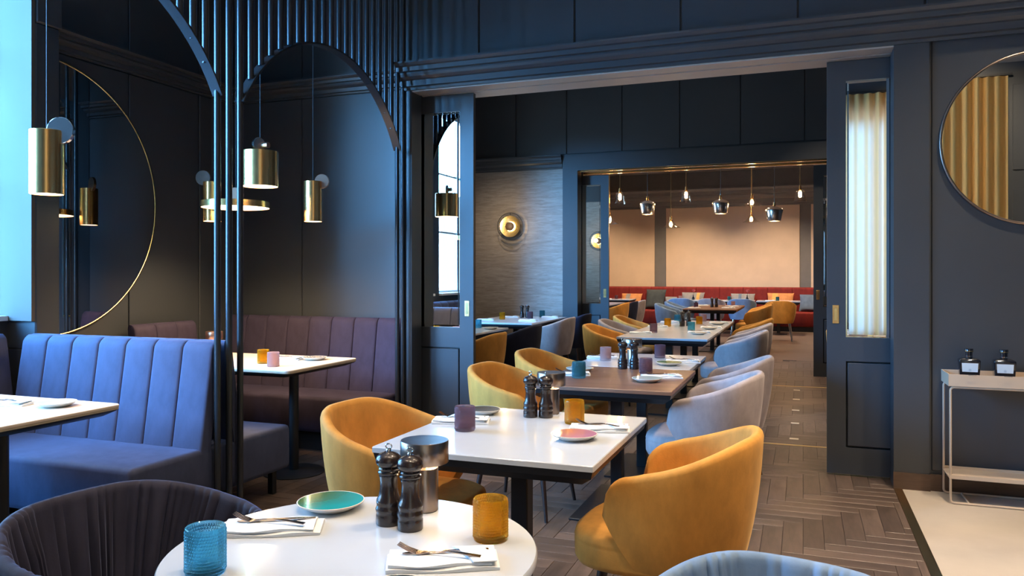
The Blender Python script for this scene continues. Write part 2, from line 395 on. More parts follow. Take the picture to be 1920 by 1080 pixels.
# walls of the front room
wl = struct('wall_left', 'slate blue panelled wall with tall windows beside the booths', 'wall')
W1 = (1.72, 3.48); W2 = (-0.50, 1.50); ZS, ZT = 1.06, 3.72; XO = XL-.26
boxes('wall_core', 'paint', wl, (XO, 3.48, 0, XL, 5.75, CEIL), (XO, 1.50, 0, XL, 1.72, CEIL), (XO, -1.35, 0, XL, -0.50, CEIL),
      (XO, -0.5, 0, XL, 1.50, ZS), (XO, 1.72, 0, XL, 3.48, ZS), (XO, -0.5, ZT, XL, 1.50, CEIL), (XO, 1.72, ZT, XL, 3.48, CEIL))
panels(wl, 'paint', [3.68, 4.437, 5.16, 5.59], 0.1, 2.86, XL, '+x')
panels(wl, 'paint', [3.68, 4.437, 5.16, 5.59], 2.99, CEIL, XL, '+x')
pr = cornice_profile(2.86, 2.99, 0.14)
MB().prism([(XL+a, z) for a, z in pr], 3.70, YA, 'y').build('cornice', 'paint', wl, 0)
pm = MB().rbox(XL, 3.49, 0.88, XL+.26, 3.66, 2.93, 0.008, 1); pm.build('pilaster', 'paint', wl, 0)
MB().rbox(XL, 3.49, 0.0, XL+.27, 3.67, 0.88, 0.008, 1).build('pilaster_plinth', 'paint', wl, 0)
MB().rbox(XL, 3.49, 2.93, XL+.27, 3.67, CEIL, 0.008, 1).build('pilaster_top', 'paint', wl, 0)
boxes('window_reveal', 'paint_daylit', wl, (XO+.01, 3.465, ZS, XL+.255, 3.489, ZT), (XO+.01, 1.7195, ZS, XL-.02, 1.73, ZT), (XO+.01, 1.49, ZS, XL-.02, 1.5005, ZT))  # lightened lining also covers the pilaster side to look daylit
def window(name, y0, y1, label, x=XL-.20, z0=ZS, z1=ZT):
    t = struct(name, label, 'window'); f = MB(); b = 0.06
    f.box(x-.04, y0, z0, x+.04, y0+b, z1).box(x-.04, y1-b, z0, x+.04, y1, z1).box(x-.04, y0+b, z0, x+.04, y1-b, z0+b).box(x-.04, y0+b, z1-b, x+.04, y1-b, z1)
    f.build('window_frame', 'white_paint', t, 0)
    ym = (y0+y1)/2; boxes('mullion', 'white_paint', t, (x-.03, ym-.03, z0+b, x+.03, ym+.03, z1-b))
    nz = 3; hz = (z1-z0-2*b)/nz
    for k in range(nz):
        zz = z0+b+k*hz
        for (a, c) in ((y0+b, ym-.03), (ym+.03, y1-b)):
            boxes('pane', 'window_glass', t, (x-.004, a, zz+.012, x+.004, c, zz+hz-.012))
            if k: boxes('glazing_bar', 'white_paint', t, (x-.02, a, zz-.012, x+.02, c, zz+.012))
    boxes('window_sill', 'white_paint', t, (x+.05, y0, z0-.001, XL+.05 if x > -5.5 else x+.4, y1, z0+.03))
window('window_1', W1[0], W1[1], 'tall white window beside the pilaster above the booth bench')
window('window_2', W2[0], W2[1], 'tall white window further along from the pilaster')

wa = struct('wall_back', 'slate blue panelled booth wall behind the plum banquette', 'wall')
boxes('wall_core', 'paint', wa, (XL-.26, YA, 0, -2.958, YA+.01, CEIL))
panels(wa, 'paint', [XL+.02, -4.02, -2.96], 0.1, 2.86, YA, 'y'); panels(wa, 'paint', [XL+.02, -4.02, -2.96], 2.99, CEIL, YA, 'y')
MB().prism([(YA-a, z) for a, z in pr], XL+.02, -2.96, 'x').build('cornice', 'paint', wa, 0)

wp = struct('wall_partition', 'slate blue partition wall with wide sliding door opening', 'wall')
OL, OR, ZH = -2.886, 0.536, 2.79
boxes('wall_core', 'paint', wp, (-2.957, YF, 0, OL, 5.605, CEIL), (-2.957, 5.685, 0, OL, YB, CEIL), (OL, YF+.01, ZH+.03, OR, YB, CEIL), (OR, YF, 0, OR+.2, 5.645, ZH+.07), (OR, 5.725, 0, OR+.2, YB, ZH+.07), (OR+.2, YF+.03, 0, 4.1, 5.645, CEIL), (OR+.2, 5.725, 0, 4.1, YB, CEIL), (OR, YF+.03, ZH+.07, OR+.2, YB, CEIL),
      (XL-.26, 5.69, 0, -2.957, YB+.05, CEIL))
boxes('soffit', 'taupe', wp, (OL, YF+.002, ZH, OR, YF+.14, ZH+.03), (OL, YF+.17, ZH, OR, YB-.002, ZH+.03))
boxes('sliding_track', 'black', wp, (OL, YF+.14, ZH+.008, OR, YF+.17, ZH+.03))
panels(wp, 'paint', [-2.95, -2.31, -1.554, -.792, -.03, .714, 1.48, 2.24], 2.99, CEIL, YF+.01, 'y')
panels(wp, 'paint', [OR+.21, 2.24, 3.9], 0.12, 2.86, YF+.03, 'y', 0.01)
prp = cornice_profile(2.80, 2.99, 0.16)
MB().prism([(YF-a, z) for a, z in prp], -2.957, 4.0, 'x').build('cornice', 'paint', wp, 0)
panels(wp, 'wallpaper', [XL, -3.25], 0.1, 2.9, YB+.05, '+y', 0.01, name='wallpaper_panel')
bb = struct('baseboard_right', 'brown wooden baseboard along the right wall', 'baseboard')
boxes('board', 'skirting', bb, (OR-.003, YF-.012, 0, OR+.205, YF, 0.105), (OR+.205, YF+.008, 0, 4.0, YF+.02, 0.105))

def sliding_door(name, x0, x1, y, lead, label, zt=2.785, pull='x'):
    """slab from x0 to x1 (front face y); lead = +1 when the leading stile is at x1, -1 at x0"""
    t = struct(name, label, 'door'); d = 0.045; st = 0.118
    zm0, zm1 = 0.93, 2.65; zp0, zp1 = 0.19, 0.77
    m = MB()
    m.box(x0, y, 0.012, x0+st, y+d, zt).box(x1-st, y, 0.012, x1, y+d, zt)
    m.box(x0+st, y, zm1, x1-st, y+d, zt).box(x0+st, y, zp1, x1-st, y+d, zm0).box(x0+st, y, 0.012, x1-st, y+d, zp0)
    m.build('frame', 'paint', t, 0)
    g = 0.011
    MB().rbox(x0+st+g, y+.002, zp0+g, x1-st-g, y+d-.012, zp1-g, .004, 1).build('panel', 'paint', t, 0)
    MB().box(x0+st, y+d-.012, zp0, x1-st, y+d-.004, zp1).build('panel_backing', 'black', t, 0)
    mi = MB().box(x0+st, y+.010, zm0, x1-st, y+d-.008, zm1).build('mirror', 'mirror', t, 0)
    # bevelled border of the mirror
    bv = 0.018; a0, a1 = x0+st, x1-st
    q = [(a0, y+.012, zm0), (a1, y+.012, zm0), (a1, y+.012, zm1), (a0, y+.012, zm1), (a0+bv, y+.008, zm0+bv), (a1-bv, y+.008, zm0+bv), (a1-bv, y+.008, zm1-bv), (a0+bv, y+.008, zm1-bv)]
    MB().add(q, [(0, 1, 5, 4), (1, 2, 6, 5), (2, 3, 7, 6), (3, 0, 4, 7), (4, 5, 6, 7)]).build('mirror_bevel', 'mirror', mi, 0)
    hx = (x1-0.055) if lead > 0 else (x0+0.055)
    h = MB(); h.rbox(hx-.021, y-.004, 1.02, hx+.021, y+.003, 1.145, 0.002, 1); hp = h.build('handle_plate', 'brass', t, 0)
    MB().rbox(hx-.010, y-.0055, 1.04, hx+.010, y-.0035, 1.125, 0.001, 1).build('finger_recess', 'gold', hp, 0)
    return t
sliding_door('door_1', -3.12, -2.437, 5.622, 1, 'slate sliding door with mirror panel beside the tube screen')
sliding_door('door_2', 0.150, 0.83, 5.662, -1, 'slate sliding door with mirror panel beside the beige console')

# middle room: far partition, side walls
Y2, Y2B = 10.75, 11.10
w2 = struct('wall_middle', 'second partition wall with silver wallpaper and sliding door opening', 'wall')
O2L, O2R = -3.02, 0.53
boxes('wall_core', 'paint', w2, (-6.5, Y2, 0, O2L, 10.915, CEIL), (-6.5, 10.995, 0, O2L, Y2B, CEIL), (O2L, Y2, 2.84, O2R, Y2B, CEIL), (O2R, Y2, 0, 4.5, 10.915, CEIL), (O2R, 10.995, 0, 4.5, Y2B, CEIL))
boxes('opening_frame', 'paint', w2, (O2L-.22, Y2-.05, 0, O2L, Y2, 3.06), (O2L, Y2-.05, 2.84, O2R, Y2, 3.06), (O2R, Y2-.05, 0, O2R+.22, Y2, 3.06))
boxes('soffit', 'gold', w2, (O2L, Y2+.02, 2.825, O2R, Y2+.06, 2.84), (O2L, Y2+.26, 2.815, O2R, Y2+.30, 2.84))
panels(w2, 'wallpaper', [XL, O2L-.222], 0.1, 2.88, Y2, 'y', 0.012, 0.001, name='wallpaper_panel')
MB().prism([(Y2-a, z) for a, z in cornice_profile(2.88, 3.07, 0.12)], XL, O2L-.23, 'x').build('cornice', 'paint', w2, 0)
panels(w2, 'paint', [-4.73, -3.97, -3.19, -2.38, -1.58, -.78, .02, .82, 1.6], 3.08, CEIL, Y2, 'y')
sliding_door('door_3', -3.25, -2.62, 10.93, 1, 'slate sliding door with mirror panel beside the silver wallpaper')
sliding_door('door_4', 0.126, 0.76, 10.93, -1, 'slate sliding door with mirror panel at the far opening by the aisle')
w3 = struct('wall_middle_left', 'left wall of the middle room with a daylight window', 'wall')
boxes('wall_core', 'paint', w3, (XL-.3, 5.86, 0, XL, 6.5, CEIL), (XL-.3, 8.3, 0, XL, Y2, CEIL), (XL-.3, 6.5, 0, XL, 8.3, 1.06), (XL-.3, 6.5, 3.6, XL, 8.3, CEIL))
window('window_3', 6.5, 8.3, 'wide white window of the middle room', x=XL-.2, z0=1.06, z1=3.6)
boxes('wall_right_middle', 'paint', None, (3.2, YB, 0, 3.4, Y2, CEIL)); bpy.data.objects['wall_right_middle']['kind'] = 'structure'
tag(bpy.data.objects['wall_right_middle'], 'plain slate right wall of the middle room', 'wall')

# far room
YE = 20.5
w4 = struct('wall_far', 'far wall with warm beige fields between slate posts above the red banquette', 'wall')
boxes('wall_core', 'far_taupe', w4, (-7.2, YE, 0, 4.2, YE+.2, 4.0))
for a, b in ((-6.6, -3.67), (-3.37, -.08), (0.18, 3.4)):
    MB().rbox(a, YE-.03, 0.9, b, YE, 3.09, 0.006, 1).build('beige_panel', 'plaster_beige', w4, 0)
MB().prism([(YE-a, z) for a, z in cornice_profile(3.10, 3.55, 0.35)], -7, 4, 'x').build('cornice', 'far_taupe', w4, 0)
for nm, a, lab in (('wall_far_left', (-6.4, Y2B, 0, -6.2, 11.9, 4.0), 'left wall of the far room'), ):
    o = boxes(nm, 'paint', None, a, (-6.4, 13.4, 0, -6.2, YE, 4.0), (-6.4, 11.9, 0, -6.2, 13.4, 1.05), (-6.4, 11.9, 3.5, -6.2, 13.4, 4.0)); tag(o, 'slate left wall of the far room around its window', 'wall', kind='structure')
window('window_4', 11.9, 13.4, 'wide white window of the far room', x=-6.3, z0=1.05, z1=3.5)
o = boxes('wall_far_right', 'paint', None, (3.4, Y2B, 0, 3.6, YE, 4.0)); tag(o, 'slate right wall of the far room', 'wall', kind='structure')
# rear and right walls of the front room, ceilings
wr = struct('wall_rear', 'slate panelled rear wall with a curtained window', 'wall')
RY = -1.2
boxes('wall_core', 'paint', wr, (XL-.45, RY-.25, 0, 0.1, RY, CEIL), (1.55, RY-.25, 0, 4.2, RY, CEIL), (0.1, RY-.25, 0, 1.55, RY, 0.5), (0.1, RY-.25, 3.75, 1.55, RY, CEIL))
for a in (2.62, 3.3):
    for lo, hi in ((0.3, 1.0), (1.2, 2.5), (2.75, 3.9)): MB().rbox(a, RY, lo, a+.5, RY+.02, hi, 0.008, 1).build('panel', 'paint', wr, 0)
panels(wr, 'paint', [-4.7, -3.9, -3.1, -2.3, -1.5, -.7, -0.05], 0.1, 4.0, RY, '+y')
t = struct('window_5', 'tall white window behind the ochre curtain', 'window')
boxes('window_frame', 'white_paint', t, (0.1, RY-.2, 0.5, 0.18, RY-.1, 3.75), (1.47, RY-.2, 0.5, 1.55, RY-.1, 3.75), (0.18, RY-.2, 0.5, 1.47, RY-.1, 0.58), (0.18, RY-.2, 3.67, 1.47, RY-.1, 3.75), (0.80, RY-.18, 0.58, 0.86, RY-.12, 3.67))
boxes('pane', 'window_glass', t, (0.18, RY-.155, 0.58, 0.80, RY-.145, 3.67)); boxes('pane', 'window_glass', t, (0.86, RY-.155, 0.58, 1.47, RY-.145, 3.67))
rows = []
for z in (0.02, 1.4, 2.8, 4.0):
    rows.append([(-0.05+2.6*i/260, RY+.10+.035*math.sin(2*PI*i/13+0.6*math.sin(i*.11))*(1-.12*z/4)+.012*math.sin(i*.37), z) for i in range(261)])
tag(MB().strips(rows).build('curtain', 'curtain', None, 60), 'ochre full-length pleated curtain over the rear window', 'curtain')
tag(boxes('curtain_rail', 'black', None, (-0.1, RY+.08, 4.005, 2.6, RY+.12, 4.03)), 'slim black rail carrying the ochre curtain', 'curtain rail')
o = boxes('wall_right', 'paint', None, (4.0, RY, 0, 4.2, YF, CEIL)); tag(o, 'plain slate right wall of the front room', 'wall', kind='structure')
o = boxes('ceiling', 'ceiling', None, (XL-.5, RY-.3, CEIL, 4.3, Y2B, CEIL+.1), (-7.2, Y2B, 4.0, 4.3, YE+.2, 4.1)); tag(o, 'warm grey painted ceiling over the rooms', 'ceiling', kind='structure')

# ------------------------------------------------------------------ tube screen with arches
SX = -2.96
scr = thing('tube_screen', 'gunmetal screen of upright tubes with two arches between booths and aisle', 'room divider')
sp = 0.09
tubes = [3.36+sp*k for k in range(-23, 24)]
def arch_z(y):
    for a, b in ((1.56, 3.36), (3.54, 5.34)):
        if a+.001 < y < b-.001:
            c = (a+b)/2; x = abs(y-c); R = 1.02; return 2.315+math.sqrt(max(0, R*R-x*x))-0.48
    return None
tb = {}
for y in tubes:
    if y > 5.435: continue
    z0 = arch_z(y)
    z0 = 0.0 if z0 is None else z0+.012
    MB().tube((0, 0, z0), (0, 0, CEIL), 0.0175, n=16).build('tube', 'tube', scr, 50, (SX, y, 0))
for a, b in ((1.56, 3.36), (3.54, 5.34)):
    rows = []
    for i in range(41):
        y = a+(b-a)*i/40; c = (a+b)/2; x = abs(y-c); z = 2.315+math.sqrt(max(0, 1.02**2-x*x))-0.48
        ny, nz = (y-c)/1.02, (z-2.315+.48)/1.02
        rows.append([(SX-.032, y+ny*.0, z), (SX+.032, y, z), (SX+.032, y+ny*.012, z+nz*.012), (SX-.032, y+ny*.012, z+nz*.012)])
    MB().strips(rows, closed=True, cap=True).build('arch_band', 'tube', scr, 40)

# ------------------------------------------------------------------ benches
def channel_mesh(wid, lean, zb, zt, th, mat):
    """one padded channel of a bench back; front at y=0 (bottom) leaning back to y=lean at top, facing -y; x 0..wid"""
    def fn(x, y, z):
        k = (z-zb)/(zt-zb); bul = 0.006*(1-((x-wid/2)/(wid/2))**2)*(1 if y < th*.5 else 0)
        return (x, y+lean*k-bul, z)
    m = MB(); nx = 8; nz = 10
    rows = []
    g = [0, .012, .03, .08, .2, .5, .8, .92, .97, .988, 1]; gz = [0, .2, .5, .8, .90, .94, .97, .99, 1]
    rows = []
    for kz in gz:
        z = zb+(zt-zb)*kz; d = max(0, (z-(zt-.04))/.04); row = []
        for kx in g:
            x = kx*wid; e = min(kx, 1-kx)*wid; gr = 0.009*max(0, 1-e/.010)**2
            row.append(fn(x, gr+.030*d*d, z))
        row += [fn(wid*kx, th-.012*d*d, z) for kx in (1, .5, 0)]
        rows.append(row)
    return m.strips(rows, closed=True, cap=True).mesh('back_channel', mat, 60)
def bench(name, label, mat, length, nch, loc, rz, seat_z=0.42, depth=0.46, top=0.985, lean=0.09, th=0.07, legs=True, group=None, legh=0.15, seatback=0.09, seat_len=None):
    """origin: left end of the seat/back line at floor; x along the bench, front towards -y"""
    t = thing(name, label, 'bench', loc, rz, group)
    sl = seat_len or length
    m = MB().rbox(0, -depth, legh, sl, seatback+th if not seat_len else 0, seat_z, 0.03, 3,
                  fn=lambda x, y, z: (x, y, z+(0.012*math.sin(PI*min(1, max(0, x/length)))*math.sin(PI*min(1, max(0, (y+depth)/depth))) if z > seat_z-.02 else 0)))
    m.build('seat', mat, t, 50)
    wch = length/nch
    cm = channel_mesh(wch-.002, lean, seat_z-.03, top, th, mat)
    for k in range(nch): put('back_channel', cm, t, (k*wch+.001, 0, 0))
    if legs:
        lm = MB().rbox(-.02, -.02, 0, .02, .02, legh+.005, .004, 1)
        lme = lm.mesh('leg', 'black', 0)
        for x in (0.08, length-.08):
            for y in (-depth+.08, .06): put('leg', lme, t, (x, y, 0))
    else:
        boxes('plinth', 'black', t, (0.02, -depth+.08, 0, sl-.02, -.01, legh+.004))
    return t
bench('booth_bench', 'navy velvet channel-back booth bench lit blue by the window', 'plum', 1.44, 7, (-4.43, 3.27, 0), 0)
bench('booth_bench', 'plum grey booth bench backing onto the blue-lit bench', 'plum', 1.48, 7, (-2.99, 3.602, 0), PI, depth=0.44)
bench('booth_bench', 'dark plum channel-back banquette along the booth back wall', 'plum_dark', 1.72, 8, (-4.72, 5.38, 0), 0, depth=0.40, top=1.0, lean=0.09, legs=False)
bench('booth_bench', 'plum bench along the left wall beneath the tall windows', 'plum', 2.98, 13, (-4.50, 0.4, 0), PI/2, depth=0.46, lean=0.09, legs=False, seat_len=2.38)
bench('booth_bench', 'short dark plum bench end in the corner by the booth back wall', 'plum_dark', 0.62, 3, (-4.52, 4.35, 0), PI/2, depth=0.30, lean=0.07, top=0.98, legs=False)

# ------------------------------------------------------------------ tables
def rounded_rect(x0, y0, x1, y1, r, n=6):
    pts = []
    for cx, cy, a0 in ((x1-r, y1-r, 0), (x0+r, y1-r, PI/2), (x0+r, y0+r, PI), (x1-r, y0+r, 1.5*PI)):
        for i in range(n+1):
            a = a0+PI/2*i/n; pts.append((cx+r*math.cos(a), cy+r*math.sin(a)))
    return pts
def slab(poly, z0, z1, c=0.003):
    """plate with a small chamfer at its top rim"""
    cx = sum(p[0] for p in poly)/len(poly); cy = sum(p[1] for p in poly)/len(poly)
    def sh(d):
        out = []
        for x, y in poly:
            vx, vy = x-cx, y-cy; l = math.hypot(vx, vy); out.append((x-vx/l*d, y-vy/l*d))
        return out
    rows = [[(*p, z0) for p in poly], [(*p, z1-c) for p in poly], [(*p, z1) for p in sh(c)]]
    return MB().strips(rows, closed=True, cap=True)
def rect_table(x0, y0, x1, y1, top, label, name='dining_table', group=None):
    cx, cy = (x0+x1)/2, (y0+y1)/2; hx, hy = (x1-x0)/2, (y1-y0)/2
    t = thing(name, label, 'table', (cx, cy, 0), 0, group)
    slab(rounded_rect(-hx, -hy, hx, hy, 0.006, 2), 0.730, 0.75).build('tabletop', top, t, 30)
    rows = [[(sx*(hx-a), sy*(hy-a), z) for sx, sy in ((-1, -1), (1, -1), (1, 1), (-1, 1))] for a, z in ((0.05, 0.676), (0.010, 0.705), (0.004, 0.7298))]
    MB().strips(rows, closed=True, cap=True).build('apron', 'black', t, 0)
    MB().rbox(-.034, -.034, 0.012, .034, .034, 0.678, .004, 1).build('post', 'black', t, 0)
    MB().rbox(-.19, -hy*.78, 0.0, .19, hy*.78, 0.013, .004, 1).build('base_plate', 'black', t, 0)
    return t
def booth_table(x0, y0, x1, y1, label):
    cx, cy = (x0+x1)/2, (y0+y1)/2; hx, hy = (x1-x0)/2, (y1-y0)/2
    t = thing('booth_table', label, 'table', (cx, cy, 0))
    slab(rounded_rect(-hx, -hy, hx, hy, 0.04, 6), 0.739, 0.75).build('tabletop', 'laminate', t, 30)
    slab(rounded_rect(-hx+.001, -hy+.001, hx-.001, hy-.001, 0.04, 6), 0.729, 0.739, 0.0).build('edge_band', 'edge', t, 30)
    p = rounded_rect(-hx, -hy, hx, hy, 0.04, 6)
    rows = [[(x*k, y*k, z) for x, y in p] for k, z in ((0.90, 0.700), (0.985, 0.722), (0.995, 0.729))]
    MB().strips(rows, closed=True, cap=True).build('underside', 'black', t, 30)
    for sx in (-1, 1):
        px = sx*(hx-.26)
        MB().tube((px, 0, .02), (px, 0, .702), .032, n=24).build('pole', 'black', t, 50)
        MB().lathe([(0.0, 0.0), (.205, 0.0), (.208, .006), (.20, .012), (.04, .022), (0, .022)], 40, px, 0).build('base', 'black', t, 40)
    return t
booth_table(-4.25, 4.04, -3.0, 4.84, 'pale booth table on round-foot poles before the dark plum banquette')
booth_table(-3.98, 1.94, -2.96, 2.74, 'pale booth table on round-foot poles before the blue-lit bench')
rt = thing('round_table', 'round white quartz table with pedestal, set for two', 'table', (-.92, 1.47, 0))
MB().lathe([(0, .730), (.396, .730), (.40, .734), (.40, .746), (.397, .75), (0, .75)], 96).build('tabletop', 'quartz', rt, 40)
MB().lathe([(0, .7), (.34, .7), (.375, .7295), (0, .7295)], 64).build('underside', 'black', rt, 40)
MB().tube((0, 0, .012), (0, 0, .702), .036, n=24).build('post', 'black', rt, 50)
MB().lathe([(0, 0), (.25, 0), (.253, .006), (.24, .012), (0, .016)], 48).build('base', 'black', rt, 40)
rect_table(-1.41, 2.36, -.615, 3.25, 'quartz', 'white square table next to the round table, pink plate on it')
rect_table(-1.41, 4.0, -.63, 4.945, 'walnut', 'dark walnut table butted against a white one in the doorway')
rect_table(-1.44, 4.955, -.67, 5.85, 'quartz', 'white table butted against the walnut table in the doorway')
for k, lab in enumerate(('white table starting the row of three near the first brass strip', 'middle white table in the row of three', 'white table ending the row of three at the second sliding doors')):
    rect_table(-1.69, 7.36+k*1.0, -.83, 8.352+k*1.0, 'quartz', lab, group='white tables of the row of three')
rect_table(-1.98, 13.75, -1.07, 14.79, 'walnut', 'walnut table in the far room closer to the sliding doors')
rect_table(-1.98, 14.80, -1.07, 15.85, 'walnut', 'walnut table in the far room closer to the red banquette')
rect_table(-4.1, 6.3, -3.12, 8.2, 'quartz', 'white table at the middle room window beside the tall sliding door')
rect_table(-4.1, 9.0, -3.12, 10.55, 'quartz', 'white table under the round wall sconce')
rect_table(-4.5, 14.2, -3.62, 16.6, 'quartz', 'white table by the far room window')
for k, (a, b) in enumerate(((-3.0, -2.06), (-2.0, -1.06), (-1.0, -.06))):
    rect_table(a, 18.35, b, 19.2, 'quartz', ('white table at the red banquette beside the slate post', 'white table at the middle of the red banquette', 'white table at the red banquette behind the lone mustard chair')[k], group='tables along the red banquette')
rect_table(-4.95, 18.35, -3.9, 19.2, 'quartz', 'white table at the far left stretch of red banquette', group='tables along the red banquette')

# ------------------------------------------------------------------ chairs
def shell_mesh(mat, pleats=0, level=False, wide=1.0, drop=0.075):
    zb, zt_back = 0.36, 0.815
    tb_, tt_ = math.radians(98), math.radians(128)
    if level: zt_back = 0.79; tt_ = math.radians(132)
    NS = 72 if not pleats else 260; NV = 9
    rnd = random.Random(3); ph = [rnd.uniform(0, 6.28) for _ in range(6)]
    cols = []
    for i in range(NS+1):
        s = -1+2*i/NS; a = abs(s)
        ztop = zt_back-(0.135 if not level else drop)*smooth01(0.12, 0.98, a)
        tip = max(0, (a-0.84)/0.16); ztop -= 0.115*(1-math.sqrt(max(0, 1-tip*tip)))
        pl_ = 0
        if pleats:
            u = s*pleats+0.35*math.sin(s*17+ph[0])+0.25*math.sin(s*41+ph[1])
            pl_ = abs(math.sin(PI*u))**0.6*0.026*(0.65+0.35*math.sin(s*23+ph[2]))
        def pt(v, off):
            th = s*(tb_+(tt_-tb_)*v)
            R = 0.245+0.070*v**0.8+0.010*math.sin(PI*v)
            R += off
            sx, cy = math.sin(th), math.cos(th); e = 0.86
            x = R*wide*math.copysign(abs(sx)**e, sx); y = -R*1.0*math.copysign(abs(cy)**e, cy)
            if cy < 0: y = -R*cy*0.86
            return x, y-0.0, zb+(ztop-zb)*v
        col = []
        T0, T1 = 0.056, 0.040
        for k in range(NV+1):
            v = k/NV*0.965; col.append(pt(v, ((-.016+(pl_-.02)*.5*(1-smooth01(.7,1,v)*.7))*v if pleats else 0)))
        for k in range(1, 6):
            an = PI*k/6; c = pt(0.965, -T1/2+math.cos(an)*T1/2+((-.016+.15*(pl_-.02))*(1-k/6)-((.004+.5*pl_)*k/6) if pleats else 0)); d = math.sin(an)*T1*0.55+(pl_*.06*math.sin(an) if pleats else 0)
            col.append((c[0], c[1], c[2]+d))
        for k in range(NV, 1, -1):
            v = k/NV*0.965; f = smooth01(0.25, 0.5, v)
            col.append(pt(v, -(T0+(T1-T0)*v)-(.004+pl_*(1-.5*smooth01(.75,.97,v)))*f*(1 if pleats else 0)))
        cols.append(col)
    m = MB(); m.strips(cols)
    n = len(cols[0])
    m.f.append(tuple(range(n))); m.f.append(tuple(range(NS*n, NS*n+n)))
    # underside strip closing outer bottom and inner bottom
    for i in range(NS): m.f.append((i*n, (i+1)*n, (i+1)*n+n-1, i*n+n-1))
    return m.mesh('shell', mat, 55)
def seat_mesh(mat):
    poly = []
    for i in range(56):
        a = 2*PI*i/56; c, s_ = math.cos(a), math.sin(a); e = 0.62 if s_ > 0 else 0.80
        poly.append((0.262*math.copysign(abs(c)**e, c), 0.045+0.270*math.copysign(abs(s_)**e, s_)))
    def row(k, z): return [(x*k, .045+(y-.045)*k, z) for x, y in poly]
    rows = [row(0.86, .362), row(0.95, .366), row(0.985, .385), row(0.99, .44), row(0.985, .447), row(0.992, .452), row(0.985, .458), row(0.97, .472), row(0.90, .484), row(0.72, .491), row(0.4, .494), row(0.1, .495)]
    return MB().strips(rows, closed=True, cap=True).mesh('seat', mat, 60)
def leg_mesh(mat='legwood'):
    return MB().tube((0, 0, 0), (-.055, -.055, .375), .010, .019, 14).mesh('leg', mat, 50)
def chair(x, y, face, mat, label, group=None, kind='shell', scale=1.0, metal=False):
    """face: direction the sitter looks, degrees from +X"""
    t = thing('tub_chair', label, 'chair', (x, y, 0), math.radians(face)-PI/2, group)
    if kind == 'shell': sh = recolor(cached('shell', lambda: shell_mesh('mustard')), mat)
    elif kind == 'pleat_low': sh = recolor(cached('pleat_low', lambda: shell_mesh('mustard', 21, True, 1.0, 0.15)), mat)
    else: sh = recolor(cached('pleat', lambda: shell_mesh('mustard', 21, True, 1.02)), mat)
    put('backrest', sh, t); put('seat', recolor(cached('seat', lambda: seat_mesh('mustard')), mat), t)
    lm = cached('leg'+str(metal), lambda: leg_mesh('legwood' if not metal else 'steel'))
    for k, (lx, ly) in enumerate(((.235, .235), (-.235, .235), (-.225, -.215), (.225, -.215))):
        o = put('leg', lm, t, (lx, ly, 0)); o.rotation_euler = (0, 0, math.atan2(ly, lx)-PI/4)
    return t
gm = 'mustard tub chairs in the dining row'; gg = 'lilac grey tub chairs in the dining row'
chair(-1.46, 1.42, -8, 'charcoal_velvet', 'charcoal velvet tub chair with pleated back at the round table', kind='pleat')
chair(-.06, 1.335, 258, 'sky_blue', 'light blue velvet tub chair with pleated back near the round table', kind='pleat_low')
chair(-1.51, 2.78, -4, 'mustard', 'mustard velvet tub chair between the tube screen and white square table', gm)
chair(-.44, 2.74, 176, 'mustard', 'mustard velvet tub chair on the aisle side of white square table', gm)
chair(-1.53, 4.26, -3, 'mustard', 'mustard velvet tub chair at the walnut table by the first sliding door', gm)
chair(-1.58, 5.18, -3, 'mustard', 'mustard velvet tub chair at the white table joined to the walnut one', gm)
chair(-.51, 4.40, 178, 'lilac_grey', 'lilac grey tub chair on the aisle side of the walnut table', gg)
chair(-.49, 5.28, 178, 'lilac_grey', 'lilac grey tub chair with blue sheen at the white table joined to walnut', gg)
chair(-1.90, 8.10, 0, 'mustard', 'mustard tub chair on wallpaper side of the row of three, near end', gm)
chair(-1.97, 9.05, 0, 'lilac_grey', 'pale grey tub chair on wallpaper side of the row of three', gg)
chair(-2.00, 9.95, 0, 'mustard', 'mustard tub chair on wallpaper side of the row of three, far end', gm)
chair(-.62, 7.75, 178, 'lilac_grey', 'grey tub chair on aisle side starting the row of three', gg)
chair(-.62, 8.90, 178, 'lilac_grey', 'grey tub chair on aisle side, middle of the row of three', gg)
chair(-.65, 9.92, 178, 'mustard', 'mustard tub chair on aisle side ending the row of three', gm)
chair(-2.88, 6.62, 180, 'mustard', 'mustard tub chair behind the tall sliding door, at window table')
chair(-2.92, 7.78, 180, 'navy', 'navy tub chair at the window table beside the mustard one', 'navy tub chairs')
chair(-2.98, 9.30, 180, 'lilac_grey', 'grey tub chair at the table under the sconce')
chair(-3.03, 10.28, 180, 'navy', 'navy tub chair at the table under the sconce', 'navy tub chairs')
chair(-4.32, 9.75, 0, 'lilac_grey', 'grey tub chair against the wall under the sconce table')
chair(0.52, 8.10, 0, 'mustard', 'pale mustard tub chair peeping past the right sliding door')
gb = 'light blue tub chairs in the far room'
chair(-2.27, 14.45, 0, 'sky_blue', 'light blue tub chair at the walnut table closer to the doors', gb)
chair(-2.27, 15.55, 0, 'sky_blue', 'light blue tub chair at the walnut table closer to the banquette', gb)
chair(-.82, 14.40, 180, 'mustard', 'mustard tub chair at the far walnut table closer to the doors', 'mustard tub chairs in the far room')
chair(-.84, 15.45, 180, 'mustard', 'mustard tub chair at the far walnut table closer to the banquette', 'mustard tub chairs in the far room')
chair(-2.60, 17.95, 90, 'sky_blue', 'light blue tub chair facing the red banquette', gb, metal=True)
chair(-1.94, 17.98, 90, 'lilac_grey', 'grey tub chair facing the red banquette', metal=True)
chair(-1.28, 17.95, 90, 'sky_blue', 'pale blue tub chair facing the banquette middle', gb, metal=True)
chair(-.44, 16.85, 90, 'mustard', 'lone mustard tub chair with its back to the aisle on thin metal legs', metal=True)
